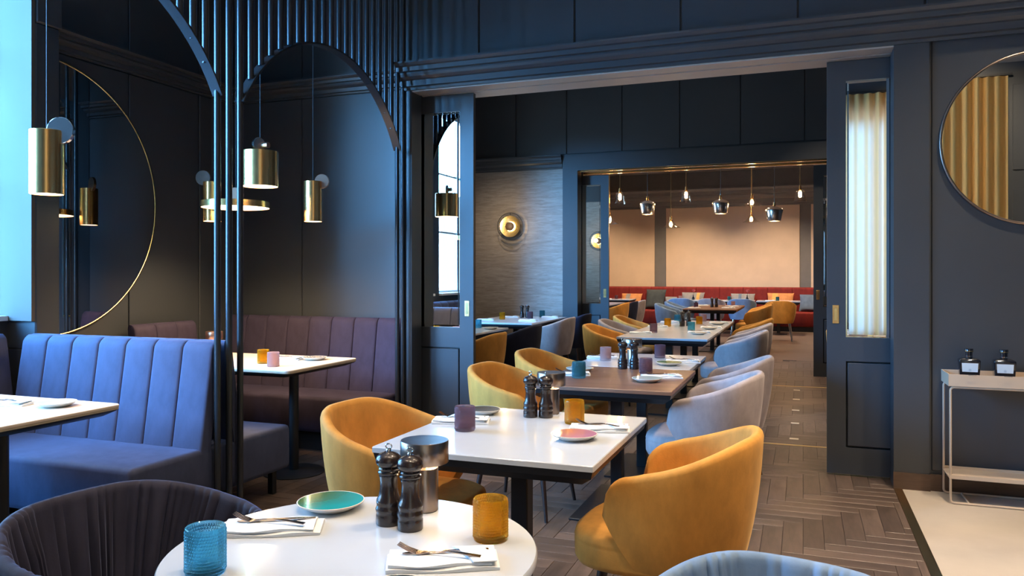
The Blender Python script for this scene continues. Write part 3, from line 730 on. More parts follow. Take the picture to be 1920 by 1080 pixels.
chair(-3.42, 14.60, 180, 'mustard', 'mustard tub chair at the far window table')
chair(-3.42, 15.45, 180, 'navy', 'navy tub chair at the far window table')
chair(-3.42, 16.25, 180, 'lilac_grey', 'grey tub chair at the far window table')
chair(-4.72, 15.3, 0, 'sky_blue', 'light blue tub chair on the window side of far table', gb)

# red banquette and cushions
rb = thing('banquette', 'long oxblood red banquette along the far wall', 'bench', (-6.0, 20.05, 0))
MB().rbox(0, -.60, .12, 9.2, .2, .46, .04, 3).build('seat', 'red', rb, 50); boxes('plinth', 'black', rb, (0.02, -.5, 0, 9.18, .2, .125))
cm = channel_mesh(.573, .10, .43, 1.04, .12, 'red')
for k in range(16): put('back_panel', cm, rb, (.575*k, 0, 0))
def cushion(x, z, wd, h, mat, label, band=None, tilt=0.0, y=19.93):
    t = thing('cushion', label, 'cushion', (x, y, z), random.uniform(-.1, .1), 'cushions on the red banquette')
    def sh(w0, w1, mat, nm):
        rows = []
        for j in range(13):
            v = j/12*2-1; row = []
            for i in range(26):
                a = 2*PI*i/26; c, s_ = math.cos(a), math.sin(a)
                e = 0.5; px = math.copysign(abs(c)**e, c); d = math.copysign(abs(s_)**0.9, s_)
                u = px
                th = 0.075*math.sqrt(max(0, 1-abs(v)**3))*math.sqrt(max(0, 1-abs(u)**4))+.004
                kx = w0+(w1-w0)*(u+1)/2
                row.append((kx*wd/2*(1-.08*(1-v*v)), -d*th+(0.12*v), h/2+v*h/2*(1-.08*(1-kx*kx))))
            rows.append(row)
        return MB().strips(rows, closed=True, cap=True).build(nm, mat, t, 70)
    sh(-1, 1, mat, 'cover')
    if band:
        m = MB(); b0, b1 = band[1]
        rows = []
        for j in range(13):
            v = j/12*2-1; th = 0.079*math.sqrt(max(0, 1-abs(v)**3))+.004
            rows.append([(b0*wd/2, -th*.96+.12*v, h/2+v*h/2*.96), (b1*wd/2, -th*.96+.12*v, h/2+v*h/2*.96), (b1*wd/2, th*.9+.12*v, h/2+v*h/2*.96), (b0*wd/2, th*.9+.12*v, h/2+v*h/2*.96)])
        m.strips(rows, closed=True, cap=True).build('stripe', band[0], t, 40)
cushion(-4.18, .52, .55, .34, 'pillow_orange', 'orange and grey cushion at the left of the red banquette', ('pillow_grey', (-.5, -.1)))
cushion(-3.55, .47, .52, .50, 'pillow_dark', 'large dark grey cushion below the slate post')
cushion(-3.14, .47, .30, .32, 'pillow_grey', 'small grey cushion leaning beside the large dark one', y=19.80)
cushion(-2.62, .50, .58, .40, 'pillow_grey', 'grey cushion with an orange stripe on the red banquette', ('pillow_tan', (.35, .62)))
cushion(-1.40, .50, .58, .38, 'pillow_grey', 'grey cushion with a slate stripe at the banquette middle', ('pillow_blue', (-.35, -.1)))
cushion(-.52, .52, .62, .38, 'pillow_orange', 'orange cushion with tan stripe behind the lone mustard chair', ('pillow_tan', (-.6, -.2)))
cushion(.16, .47, .50, .40, 'pillow_blue', 'slate blue cushion at the right end of banquette')

# ------------------------------------------------------------------ tableware
def tumbler_mesh(mat, hi=True):
    R, H = 0.0385, 0.094
    m = MB()
    nb = 46; seg = nb*6 if hi else 40; rows_b = 13; zr = rows_b*6+1 if hi else 12
    prof = []
    rows = []
    def ring(r, z, bead=0, jz=0):
        out = []
        for i in range(seg):
            a = 2*PI*i/seg; k = abs(math.sin(nb/2*a+(PI/2 if jz else 0)))**1.3 if hi else 0.5
            rr = r+0.0024*bead*k; out.append((rr*math.cos(a), rr*math.sin(a), z))
        return out
    rows.append([(0.0001*math.cos(2*PI*i/seg), 0.0001*math.sin(2*PI*i/seg), 0) for i in range(seg)])
    rows.append(ring(R*.96, 0)); rows.append(ring(R*.995, .002))
    z0, z1 = .006, H-.006
    for j in range(zr):
        v = j/(zr-1); z = z0+(z1-z0)*v; b = abs(math.sin(PI*rows_b*v))**1.3 if hi else (j % 2)*.6
        rows.append(ring(R, z, b, int(rows_b*v) % 2))
    rows.append(ring(R+.0006, H-.002)); rows.append(ring(R-.0012, H)); rows.append(ring(R-.0034, H-.001)); rows.append(ring(R-.0036, .016)); rows.append(ring(R*.7, .012))
    rows.append([(0.0001*math.cos(2*PI*i/seg), 0.0001*math.sin(2*PI*i/seg), .011) for i in range(seg)])
    return m.strips(rows, closed=True, cap=True).mesh('tumbler', mat, 60)
def tumbler(x, y, mat, label, group=None, hi=False, z=.75):
    me = recolor(cached('tumbler'+str(hi), lambda: tumbler_mesh('glass_amber', hi)), mat)
    return tag(put('glass_tumbler', me, None, (x, y, z), random.uniform(0, 6)), label, 'glass', group)
MILL = [(0, 0), (.029, 0), (.0305, .003), (.0305, .026), (.029, .030), (.0305, .034), (.0315, .042), (.029, .048), (.0285, .053), (.030, .058), (.029, .066), (.0245, .074),
        (.0215, .090), (.0205, .108), (.0215, .122), (.0235, .127), (.0225, .131), (.0255, .134), (.0255, .138), (.0225, .141), (.0245, .146), (.0225, .1495), (.0, .1495)]
CAP = [(0, .150), (.0225, .150), (.026, .153), (.0305, .160), (.0312, .168), (.0285, .177), (.022, .184), (.012, .188), (.009, .190), (0, .190)]
def mill(x, y, label, group=None, z=.75, ring=True):
    t = thing('pepper_mill', label, 'pepper mill', (x, y, z), random.uniform(0, 3), group); t.scale = (1, 1, .92)
    put('body', cached('millb', lambda: MB().lathe(MILL, 32).mesh('body', 'mill', 50)), t)
    put('head', cached('millh', lambda: MB().lathe(CAP, 32).mesh('head', 'mill', 50)), t)
    def fin():
        m = MB().lathe([(0, .189), (.006, .189), (.0065, .194), (.004, .197), (0, .197)], 16)
        m.path([(.0075*math.cos(a), 0, .203+.0065*math.sin(a)) for a in [2*PI*i/20 for i in range(20)]], .0016, 8, True); return m.mesh('finial', 'chrome', 50)
    put('finial', cached('millf', fin), t)
    return t
def plate(x, y, glz, label, group=None, z=.75, R=.085):
    t = thing('side_plate', label, 'plate', (x, y, z), random.uniform(-.3, .3), group)
    s = R/.085
    put('rim', cached('plate_r', lambda: MB().lathe([(0, .004), (.045, .0), (.05, 0), (.06, .005), (.078, .014), (.085, .0195), (.0852, .0212), (.084, .022), (.0815, .0212)], 64).mesh('rim', 'stoneware', 60)), t).scale = (s, s, 1)
    put('glazed_well', recolor(cached('plate_g', lambda: MB().lathe([(0.0001, .0085), (.03, .0083), (.046, .0085), (.054, .0095), (.064, .0125), (.076, .0182), (.0825, .0214)], 64).mesh('glazed_well', 'glaze_teal', 60)), glz), t).scale = (s, s, 1)
    return t
def napkin_mesh():
    m = MB(); ln, wd = .205, .088
    def layer(x0, x1, y0, y1, z, th, wob, seed):
        r = random.Random(seed); n = 22; k = 8; top = []; 
        rows = []
        for i in range(n+1):
            u = i/n; x = x0+(x1-x0)*u; row = []
            e0 = .003*math.sin(u*7+seed)+wob*math.sin(u*3+seed)
            prof = []
            for j in range(k+1):
                v = j/k; y = y0+(y1-y0)*v+e0; b = math.sin(PI*v)**0.35
                prof.append((x, y, z+th*(0.55+.45*b)+.0015*math.sin(u*9+v*5+seed)))
            bot = [(x, y0+(y1-y0)*j/k+e0, z) for j in range(k, -1, -1)]
            rows.append(prof+bot)
        m.strips(rows, closed=True, cap=True)
    layer(-ln/2, ln/2, -wd/2, wd/2, 0.0005, .0085, .001, 1)
    layer(-ln/2+.004, ln/2-.014, -wd/2+.004, wd/2-.003, .0082, .006, .001, 2)
    return m.mesh('cloth', 'linen', 60)
def flap_mesh():
    # diagonal folded flap holding the cutlery
    m = MB(); p = [(.02, .042), (.098, .042), (.098, -.040), (.055, -.042)]
    n = 10; rows = []
    for i in range(n+1):
        u = i/n; a = Vector(p[0]).lerp(Vector(p[3]), u); b = Vector(p[1]).lerp(Vector(p[2]), u); row = []
        for j in range(n+1):
            v = j/n; q = a.lerp(b, v); row.append((q.x, q.y, .0150+.004*math.sin(PI*u)**.4*math.sin(PI*min(1, v+.15))**.5))
        rows.append(row+[(r[0], r[1], .0135) for r in reversed(row)])
    return m.strips(rows, closed=True, cap=True).mesh('folded_flap', 'linen', 60)
def fork_mesh():
    m = MB()
    def bar(pts, wds, th):
        rows = []
        for (x, y, z), wv in zip(pts, wds): rows.append([(x, y-wv/2, z), (x, y+wv/2, z), (x, y+wv/2, z+th), (x, y-wv/2, z+th)])
        m.strips(rows, closed=True, cap=True)
    bar([(.075, 0, .002), (.04, 0, .006), (.0, 0, .009), (-.03, 0, .006), (-.045, 0, .003), (-.055, 0, .002), (-.062, 0, .003)], [.013, .010, .006, .006, .012, .021, .022], .002)
    for k in range(4):
        y = -.009+.006*k; bar([(-.060, y, .003), (-.080, y, .009), (-.100, y*.95, .019)], [.0036, .0032, .0018], .0018)
    return m.mesh('fork', 'cutlery', 40)
def knife_mesh():
    m = MB(); rows = []
    for x, wv, z in ((.085, .010, 0), (.04, .011, .001), (.0, .008, .001), (-.01, .014, 0), (-.06, .015, 0), (-.085, .010, 0), (-.095, .002, 0)):
        rows.append([(x, -wv/2, z), (x, wv/2, z), (x, wv/2, z+.002), (x, -wv/2, z+.002)])
    return m.strips(rows, closed=True, cap=True).mesh('knife', 'cutlery', 40)
def setting(x, y, rz, where, group=None, z=.75, flap=True, cut=True):
    """napkin with fork and knife lying on it"""
    tag_n = thing('napkin', 'folded white linen napkin '+where, 'napkin', (x, y, z), rz, group); tag_n.scale = (1.12, 1.12, 1.3)
    put('cloth', cached('nap', napkin_mesh), tag_n)
    if flap: put('folded_flap', cached('flap', flap_mesh), tag_n)
    if cut:
        c, s_ = math.cos(rz), math.sin(rz)
        def at(lx, ly): return (x+c*lx-s_*ly, y+s_*lx+c*ly, z+.0198)
        g2 = (group+' forks') if group else None; g3 = (group+' knives') if group else None
        tag(put('fork', cached('fork', fork_mesh), None, at(.005, -.008), rz-.28), 'rose steel fork on the napkin '+where, 'fork', g2)
        k = put('knife', cached('knife', knife_mesh), None, at(.012, .016), rz+.04); tag(k, 'rose steel knife on the napkin '+where, 'knife', g3)
def table_lamp(x, y, label, z=.75, mat='bronze', e=1.6):
    t = thing('table_lamp', label, 'lamp', (x, y, z)); t.scale = (1, 1, .91)
    put('base', cached('lampb'+mat, lambda: MB().lathe([(0, 0), (.033, 0), (.035, .002), (.035, .118), (.034, .120), (0, .120)], 48).mesh('base', mat, 40)), t)
    put('stem', cached('lamps'+mat, lambda: MB().tube((0, 0, .119), (0, 0, .142), .010, n=20).mesh('stem', mat, 50)), t)
    put('shade', cached('lampt'+mat, lambda: MB().lathe([(0, .150), (.050, .150), (.052, .136), (.060, .134), (.0615, .136), (.0615, .194), (.060, .196), (0, .196)], 64).mesh('shade', mat, 40)), t)
    put('diffuser', cached('lampd', lambda: MB().lathe([(0.011, .1455), (.049, .1455), (.049, .1485), (0.011, .1485)], 40, closed=True).mesh('diffuser', 'lamp_glow', 40)), t)
    l = bpy.data.lights.new('lamp_light', 'POINT'); l.energy = e; l.color = (1, .66, .30); l.shadow_soft_size = .012
    o = bpy.data.objects.new('lamp_light', l); COL.objects.link(o); o.parent = t; o.location = (.026, 0, .133)
    return t

RT = 'on the round table'
tumbler(-1.127, 1.245, 'glass_blue', 'turquoise beaded glass tumbler on the round table', hi=True)
tumbler(-.664, 1.63, 'glass_amber', 'amber beaded glass tumbler on the round table', hi=True)
plate(-1.135, 1.70, 'glaze_teal', 'teal green glazed side plate on the round table')
mill(-.935, 1.645, 'dark pepper mill on the round table, beside the teal plate', 'pepper mills on the round table')
mill(-.868, 1.628, 'dark pepper mill on the round table, in front of the bronze lamp', 'pepper mills on the round table')
table_lamp(-.905, 1.775, 'bronze mushroom table lamp behind the mills on the round table')
setting(-1.165, 1.505, .48, 'beside the turquoise tumbler, round table', flap=False)
setting(-.70, 1.455, .47, 'in front of the amber tumbler, round table')
plate(-.70, 1.262, 'glaze_slate', 'dark slate plate at the front rim of the round table', R=.07)
S2 = 'on the white square table'
tumbler(-1.221, 2.735, 'glass_mauve', 'mauve beaded glass tumbler on the white square table', hi=True)
tumbler(-.865, 3.02, 'glass_amber', 'amber beaded glass tumbler on the white square table', hi=True)
setting(-1.30, 2.875, .30, 'behind the mauve tumbler on the white square table')
setting(-.735, 2.915, .22, 'behind the pink plate on the white square table')
plate(-1.293, 3.09, 'glaze_slate', 'slate grey side plate on the white square table', R=.075)
plate(-.783, 2.73, 'glaze_pink', 'rose pink side plate on the white square table')
mill(-1.077, 3.09, 'dark pepper mill on the white square table, closer to the slate plate', 'pepper mills on the square table')
mill(-1.014, 3.105, 'dark pepper mill on the white square table, closer to amber tumbler', 'pepper mills on the square table')
table_lamp(-1.02, 3.20, 'bronze mushroom table lamp on the white square table')
tumbler(-1.222, 4.36, 'glass_teal', 'petrol blue beaded tumbler on the walnut table in the doorway', hi=True)
tumbler(-.894, 4.69, 'glass_mauve', 'mauve beaded tumbler on the walnut table in the doorway', hi=True)
plate(-1.30, 4.66, 'glaze_mint', 'mint plate behind the petrol tumbler on the walnut table')
plate(-.819, 4.34, 'glaze_mint', 'pale mint plate at the aisle edge of the walnut table')
setting(-1.30, 4.46, .3, 'beside the petrol tumbler on the walnut table')
setting(-.77, 4.52, .4, 'behind the mint plate on the walnut table')
mill(-1.076, 4.87, 'dark pepper mill on the walnut table, nearer the petrol tumbler', 'pepper mills on the walnut table')
mill(-1.006, 4.89, 'dark pepper mill on the walnut table, nearer the mauve tumbler', 'pepper mills on the walnut table')
table_lamp(-1.05, 5.05, 'bronze table lamp behind the mills where walnut meets white table')
tumbler(-1.294, 5.31, 'glass_rose', 'rose beaded tumbler on the white table joined to the walnut one')
tumbler(-.969, 5.62, 'glass_mauve', 'mauve tumbler on the white table joined to the walnut one')
plate(-.833, 5.18, 'glaze_green', 'green glazed plate on the white table joined to the walnut one')
setting(-1.34, 5.42, .3, 'beside the rose tumbler', flap=False)
setting(-.77, 5.37, .2, 'behind the green plate')
G4 = 'place settings of the row of three'
tumbler(-1.448, 8.02, 'glass_mauve', 'mauve tumbler on the row of three white tables')
tumbler(-1.471, 9.05, 'glass_amber', 'amber tumbler on wallpaper side of the row of three')
tumbler(-1.489, 9.91, 'glass_blue', 'turquoise tumbler on the row of three, behind the mills')
tumbler(-1.123, 8.46, 'glass_blue', 'turquoise tumbler on the row of three, before the mills')
tumbler(-1.178, 9.58, 'glass_amber', 'amber tumbler on aisle side of the row of three')
tumbler(-1.203, 10.22, 'glass_rose', 'rose tumbler at the far end of the row of three')
mill(-1.314, 9.12, 'dark pepper mill on the row of three, nearer wallpaper side', 'pepper mills on the row of three')
mill(-1.255, 9.22, 'dark pepper mill on the row of three, nearer the aisle', 'pepper mills on the row of three')
for k, (x, y, wh) in enumerate(((-1.55, 7.85, 'beside the mauve tumbler on the row of three'), (-1.55, 8.85, 'before the wallpaper-side amber tumbler, row of three'), (-1.56, 9.75, 'beside the turquoise tumbler behind the mills, row of three'),
        (-1.0, 8.14, 'behind the first mint plate on the row of three'), (-.97, 8.95, 'behind the middle mint plate on the row of three'), (-.97, 9.83, 'behind the last mint plate on the row of three'))):
    setting(x, y, .2, wh, G4, cut=k in (3, 4))
for x, y, wh in ((-.985, 7.95, 'first'), (-.96, 8.75, 'middle'), (-.96, 9.62, 'last')): plate(x, y, 'glaze_mint', 'pale mint plate before the '+wh+' aisle chair of the row of three', 'mint plates on the row of three')
# walnut tables in the far room
mill(-1.575, 14.69, 'dark pepper mill on the far walnut tables, nearer blue chairs', 'pepper mills on the far walnut tables')
mill(-1.50, 14.72, 'dark pepper mill on the far walnut tables, nearer mustard chairs', 'pepper mills on the far walnut tables')
tumbler(-1.821, 14.35, 'glass_mauve', 'mauve tumbler on the far walnut table')
tumbler(-1.25, 15.3, 'glass_rose', 'rose tumbler on the far walnut table')
for x, y, wh in ((-1.82, 14.1, 'before the blue chair, doors side'), (-1.82, 15.3, 'before the blue chair, banquette side'), (-1.25, 14.3, 'before the mustard chair, doors side'), (-1.25, 15.1, 'before the mustard chair, banquette side')): setting(x, y, .2, 'on the far walnut tables '+wh, 'napkins on the far walnut tables', cut=False)
# tables by the middle room wall
tumbler(-3.778, 9.69, 'glass_amber', 'amber tumbler on the white table under the sconce')
tumbler(-3.507, 10.05, 'glass_mauve', 'mauve tumbler on the white table under the sconce')
tumbler(-3.45, 10.40, 'glass_teal', 'petrol tumbler on the white table under the sconce')
mill(-3.66, 10.14, 'dark pepper mill under the sconce, nearer the amber tumbler', 'pepper mills under the sconce')
mill(-3.59, 10.17, 'dark pepper mill under the sconce, nearer the mauve tumbler', 'pepper mills under the sconce')
for x, y, wh in ((-3.92, 9.45, 'beside the amber tumbler'), (-3.85, 10.2, 'behind the pepper mills'), (-3.35, 9.5, 'before the grey chair'), (-3.32, 10.35, 'beside the petrol tumbler')): setting(x, y, .2, wh+' under the sconce', 'napkins under the sconce', cut=False)
tumbler(-3.426, 8.04, 'glass_blue', 'turquoise tumbler on the window table behind the sliding door')
setting(-3.46, 7.6, .2, 'on the window table behind the sliding door', cut=False)
plate(-3.22, 7.9, 'glaze_mint', 'mint plate on the window table behind the sliding door')
# booths
tumbler(-3.42, 4.32, 'glass_amber', 'amber tumbler on the booth table before the dark plum banquette')
tumbler(-3.245, 4.20, 'glass_rose', 'rose tumbler on the booth table before the dark plum banquette')
setting(-3.42, 4.56, .2, 'on the booth table before the dark plum banquette')
plate(-3.22, 4.62, 'glaze_sand', 'sand plate on the booth table before the dark plum banquette')
table_lamp(-4.10, 4.62, 'copper table lamp at the inner end of the booth table', mat='copper', e=1.0)
setting(-3.44, 2.52, .3, 'on the booth table before the blue-lit bench')
plate(-3.19, 2.58, 'glaze_sand', 'sand coloured plate on the booth table before the blue-lit bench')
# banquette tables
for x, lab in ((-2.45, 'bud vase with red flower on the table beside the slate post'), (-1.22, 'bud vase with red flower at the banquette middle table')):
    t = thing('bud_vase', lab, 'vase', (x, 18.8, .75), 0, 'bud vases on banquette tables')
    MB().lathe([(0, 0), (.03, 0), (.035, .02), (.03, .05), (.012, .08), (.012, .12), (.015, .125), (0, .125)], 20).build('vase', 'bottle', t, 50)
    MB().tube((0, 0, .1), (0.01, 0, .21), .003, n=6).build('stem', 'black', t, 50)
    MB().lathe([(0, .195), (.02, .2), (.045, .225), (.04, .245), (.015, .25), (0, .245)], 14, .01).build('flower', 'petal', t, 60)
for x, mt, lab in ((-2.75, 'glass_rose', 'rose tumbler on the table beside the slate post'), (-1.62, 'glass_teal', 'petrol tumbler on the middle banquette table'), (-.55, 'glass_teal', 'petrol tumbler on the banquette table behind lone mustard chair'), (-4.3, 'glass_mauve', 'mauve tumbler on the left banquette table')):
    tumbler(x, 18.75, mt, lab)
for x, wh in ((-2.6, 'beside the slate post vase'), (-1.4, 'beside the middle vase'), (-.7, 'behind the lone mustard chair'), (-4.5, 'at the left stretch')): setting(x, 18.6, .1, wh+' by the red banquette', 'napkins on the banquette tables', cut=False)

# ------------------------------------------------------------------ lamps
def pend_light(parent, loc, e, size=.04, color=(1, .68, .36), spot=None):
    l = bpy.data.lights.new('pendant_light', 'SPOT' if spot else 'POINT'); l.energy = e; l.color = color; l.shadow_soft_size = size
    if spot: l.spot_size = math.radians(spot); l.spot_blend = .6
    o = bpy.data.objects.new('pendant_light', l); COL.objects.link(o); o.parent = parent; o.location = loc
def cylinder_pendant(x, y, zb, R, H, label, disc, dmat='copper', e=14, name='pendant_lamp', group='brass pendants over the booths'):
    """brass drum open below; disc = (offset x, offset z, radius, yaw) counterweight"""
    t = thing(name, label, 'pendant lamp', (x, y, zb), 0, group)
    MB().lathe([(R, 0), (R, H-.002), (R-.002, H), (0, H), (0, H-.003), (R-.004, H-.003), (R-.004, 0)], 64, closed=True).build('shade', 'brass', t, 40)
    MB().lathe([(0, .002), (R-.0045, .002), (R-.0045, .006), (0, .006)], 48).build('diffuser', 'lamp_glow', t, 40)
    dx, dz, dr, yaw = disc
    dd = MB(); dd.T = Matrix.Translation((dx*math.cos(yaw), dx*math.sin(yaw), H+dz)) @ Matrix.Rotation(yaw, 4, 'Z') @ Matrix.Rotation(PI/2, 4, 'X')
    dd.lathe([(0, -.011), (dr-.002, -.011), (dr, -.009), (dr, .009), (dr-.002, .011), (0, .011)], 48); dd.build('counterweight_disc', dmat, t, 40)
    MB().tube((0, 0, H), (0, 0, CEIL-zb), .0022, n=8).build('cord', 'black', t, 50)
    MB().tube((0, 0, CEIL-zb-.03), (0, 0, CEIL-zb), .05, n=24).build('ceiling_rose', 'black', t, 50)
    pend_light(t, (0, 0, -.02), e, R*.8, spot=150)
    return t
YAW = 0.36
cylinder_pendant(-3.28, 2.605, 1.722, .072, .295, 'slim brass cylinder pendant with grey disc beside the pilaster', (.066, 0.0, .062, YAW), 'steel', 46)
cylinder_pendant(-3.33, 4.76, 1.735, .066, .292, 'slim brass cylinder pendant with copper disc against the blue-lit wall', (.066, .0, .052, YAW), 'copper', 42)
cylinder_pendant(-4.10, 4.60, 1.745, .066, .292, 'slim brass cylinder pendant with dark disc behind the tubes', (-.066, .03, .055, YAW), 'bronze', 40)
t = cylinder_pendant(-3.35, 4.20, 1.93, .116, .232, 'wide brass drum pendant with disc and knob on top', (-.012, .045, .045, 1.3), 'steel', 46)
dk = MB(); dk.T = Matrix.Translation((.03, .01, .272)) @ Matrix.Rotation(PI/2, 4, 'Y'); dk.lathe([(0, -.028), (.02, -.028), (.02, .028), (0, .028)], 32); dk.build('knob', 'copper', t, 40)
cylinder_pendant(-3.76, 4.45, 1.822, .232, .045, 'flat wide brass disc pendant behind the tubes', (.0, .045, .055, YAW), 'copper', 55)
cylinder_pendant(-3.95, 2.15, 1.80, .232, .045, 'flat wide brass disc pendant over the blue-lit booth table', (.0, .045, .055, YAW), 'copper', 16)

# wall sconces (middle room)
def sconce(x, y, z, sgn, label):
    t = thing('wall_sconce', label, 'wall lamp', (x, y, z), 0 if sgn < 0 else PI)
    def L(mb_): mb_.T = Matrix.Rotation(PI/2, 4, 'X'); return mb_
    L(MB()).lathe([(.196, .07), (.203, .07), (.203, .078), (.196, .078)], 64, closed=True).build('outer_ring', 'black', t, 40)
    L(MB()).lathe([(0, 0), (.05, 0), (.05, .05), (0, .05)], 40).build('wall_mount', 'brass', t, 40)
    L(MB()).lathe([(0, .045), (.06, .045), (.12, .055), (.155, .075), (.157, .079), (.12, .062), (.06, .052), (0, .052)], 64).build('gold_dish', 'gold', t, 50)
    L(MB()).lathe([(.063, .058), (.069, .058), (.069, .072), (.063, .072)], 48, closed=True).build('light_ring', 'sconce_glow', t, 40)
    L(MB()).lathe([(0, .05), (.062, .05), (.064, .10), (.058, .106), (0, .106)], 48).build('center_cap', 'cap', t, 50)
    for k in range(3):
        a = PI/2+2*PI*k/3; m = L(MB()); m.tube((.05*math.cos(a), .05*math.sin(a), .03), (.2*math.cos(a), .2*math.sin(a), .073), .004, n=8); m.build('ring_bracket', 'black', t, 50)
    pend_light(t, (0, -.30, 0), 4, .04, (1, .75, .42))
sconce(-4.035, Y2-.013, 2.06, -1, 'round gold dish sconce with dark ring on silver wallpaper')
sconce(-4.035, YB+.061, 2.06, 1, 'round gold dish sconce on the wallpaper behind the tall sliding door')

# glass pendants (far room)
def bell(x, y, z, kind, label):
    t = thing('glass_pendant', label, 'pendant lamp', (x, y, z), 0, 'glass pendants in the far room')
    prof = {'cone': [(.03, .13), (.05, .10), (.10, .03), (.16, 0.0)], 'bell': [(.03, .20), (.075, .17), (.085, .08), (.11, 0.0)], 'silver': [(.03, .24), (.12, .20), (.135, .17), (.105, .02), (.09, 0.0)]}[kind]
    inner = [(r-.004, z_) for r, z_ in reversed(prof)]
    MB().lathe(prof+inner, 40, closed=True).build('shade', 'silver' if kind == 'silver' else 'glass_clear', t, 50)
    top = prof[0][1]
    MB().tube((0, 0, top-.03), (0, 0, top+.06), .022, .016, 16).build('socket', 'brass', t, 50)
    bz = top-.075 if kind != 'cone' else .05
    MB().lathe([(0, bz-.035), (.018, bz-.03), (.03, bz), (.022, bz+.03), (.012, bz+.05), (0, bz+.05)], 16).build('bulb', 'bulb', t, 60)
    MB().tube((0, 0, top+.06), (0, 0, 4.0-z), .005, n=6).build('cord', 'steel' if kind == 'silver' else 'brass', t, 50)
    pend_light(t, (0, 0, bz-.06), 14, .03, (1, .66, .34))
for x, y, z, k, lab in ((-2.92, 13, 2.56, 'bell', 'small amber-lit glass bell pendant by the left sliding door'), (-2.45, 13, 2.36, 'silver', 'mirrored silver bell pendant over the left beige field'),
        (-1.88, 13.5, 2.60, 'bell', 'clear glass bell pendant, brightest, left of the middle'), (-1.26, 13, 2.34, 'silver', 'mirrored silver bell pendant over the middle beige field'),
        (-.80, 13.5, 2.50, 'cone', 'clear glass cone pendant hanging higher above its twin'), (-.43, 13, 2.20, 'silver', 'large mirrored silver bell pendant hanging lowest'),
        (-.05, 14, 2.60, 'bell', 'clear glass bell pendant near the right slate post'), (-3.10, 13, 2.22, 'cone', 'clear glass cone pendant at the door edge'),
        (-2.06, 13, 2.13, 'cone', 'clear glass cone pendant before the slate post'), (-.90, 15, 2.32, 'cone', 'clear glass cone pendant hanging lower below its twin')):
    bell(x, y, z, k, lab)

# ceiling downlights
def downlight(x, y, z, e, where, size=70, group=None, color=WARM, tilt=(0, 0)):
    t = thing('downlight', 'recessed round ceiling downlight '+where, 'ceiling light', (x, y, z), 0, group)
    put('trim_ring', cached('dl_r', lambda: MB().lathe([(.05, -.012), (.062, -.012), (.065, 0), (.05, 0)], 32, closed=True).mesh('trim_ring', 'black', 40)), t)
    put('lens', cached('dl_l', lambda: MB().lathe([(0, -.006), (.049, -.006), (.049, -.001), (0, -.001)], 32).mesh('lens', 'down_glow', 40)), t)
    l = bpy.data.lights.new('downlight_spot', 'SPOT'); l.energy = e; l.color = color; l.spot_size = math.radians(size); l.spot_blend = .8; l.shadow_soft_size = .05
    o = bpy.data.objects.new('downlight_spot', l); COL.objects.link(o); o.parent = t; o.location = (0, 0, -.03); o.rotation_euler = (tilt[0], tilt[1], 0)
for x, y, e, wh in ((-1.9, 1.0, 130, 'above the charcoal chair'), (-.4, 0.9, 170, 'above the light blue pleated chair'), (1.0, 1.0, 190, 'before the ochre curtain'), (-1.9, 3.0, 130, 'beside the tube screen'), (-.1, 2.6, 230, 'above the aisle at the square table'),
        (1.1, 3.2, 400, 'above the beige screed'), (1.3, 4.4, 340, 'above the console'), (-1.0, 4.4, 150, 'above the walnut table'), (2.6, 2.0, 340, 'by the plain right wall')):
    downlight(x, y, CEIL, e, wh, 85, 'downlights of the front room')
downlight(2.0, 0.9, CEIL, 420, 'added out of view to brighten the ochre curtain folds', 80, 'downlights of the front room', tilt=(math.radians(-58), 0))  # extra unseen lamp, added to brighten the curtain in the round mirror
for x, y, e, wh in ((-1.1, 7.3, 170, 'above the start of the row of three'), (.1, 7.6, 280, 'above the aisle inlays'), (-1.2, 9.3, 170, 'above the end of the row of three'), (-3.0, 8.0, 100, 'above the navy chair at the window table'),
        (.3, 9.8, 220, 'above the second brass strip'), (-4.0, 9.6, 260, 'above the table under the sconce'), (1.8, 8.2, 160, 'by the middle room right wall')):
    downlight(x, y, CEIL, e, wh, 85, 'downlights of the middle room')
for x, y, e, wh in ((-1.5, 14.5, 260, 'above the far walnut tables'), (-4.0, 15.5, 220, 'above the far window table'), (0.6, 15.0, 260, 'above the far room aisle'), (-2.8, 18.9, 520, 'above the banquette beside the slate post'), (-.6, 18.9, 520, 'above the banquette behind the lone mustard chair'),
        (1.5, 18.9, 350, 'above the banquette end'), (-5, 18.9, 400, 'above the left stretch of banquette')):
    downlight(x, y, 4.0, e, wh, 110, 'downlights of the far room')

# ------------------------------------------------------------------ mirrors and console on the walls
def disc_mirror(name, label, half, R, loc, rz, mat, frame_mat):
    """mirror in the local XZ plane facing -Y"""
    t = thing(name, label, 'mirror', loc, rz)
    N = 96; a0, a1 = (-PI/2, PI/2) if half else (0, 2*PI)
    pts = [(R*math.cos(a0+(a1-a0)*i/N), R*math.sin(a0+(a1-a0)*i/N)) for i in range(N+(1 if half else 0))]
    MB().prism(pts, -.020, 0, 'y').build('glass', mat, t, 30)
    m = MB(); m.path([(p[0]*1.004, -.014, p[1]*1.004) for p in pts], .010, 10, closed=True); m.build('frame', frame_mat, t, 50)
    return t
disc_mirror('wall_mirror', 'half-round bronze mirror with thin gold rim beside the pilaster', True, .93, (XL+.016, 3.735, 1.87), PI/2, 'mirror_bronze', 'gold')
disc_mirror('wall_mirror', 'round dark-rimmed wall mirror above the beige console', False, .515, (1.315, YF+.018, 2.17), 0, 'mirror', 'bronze')

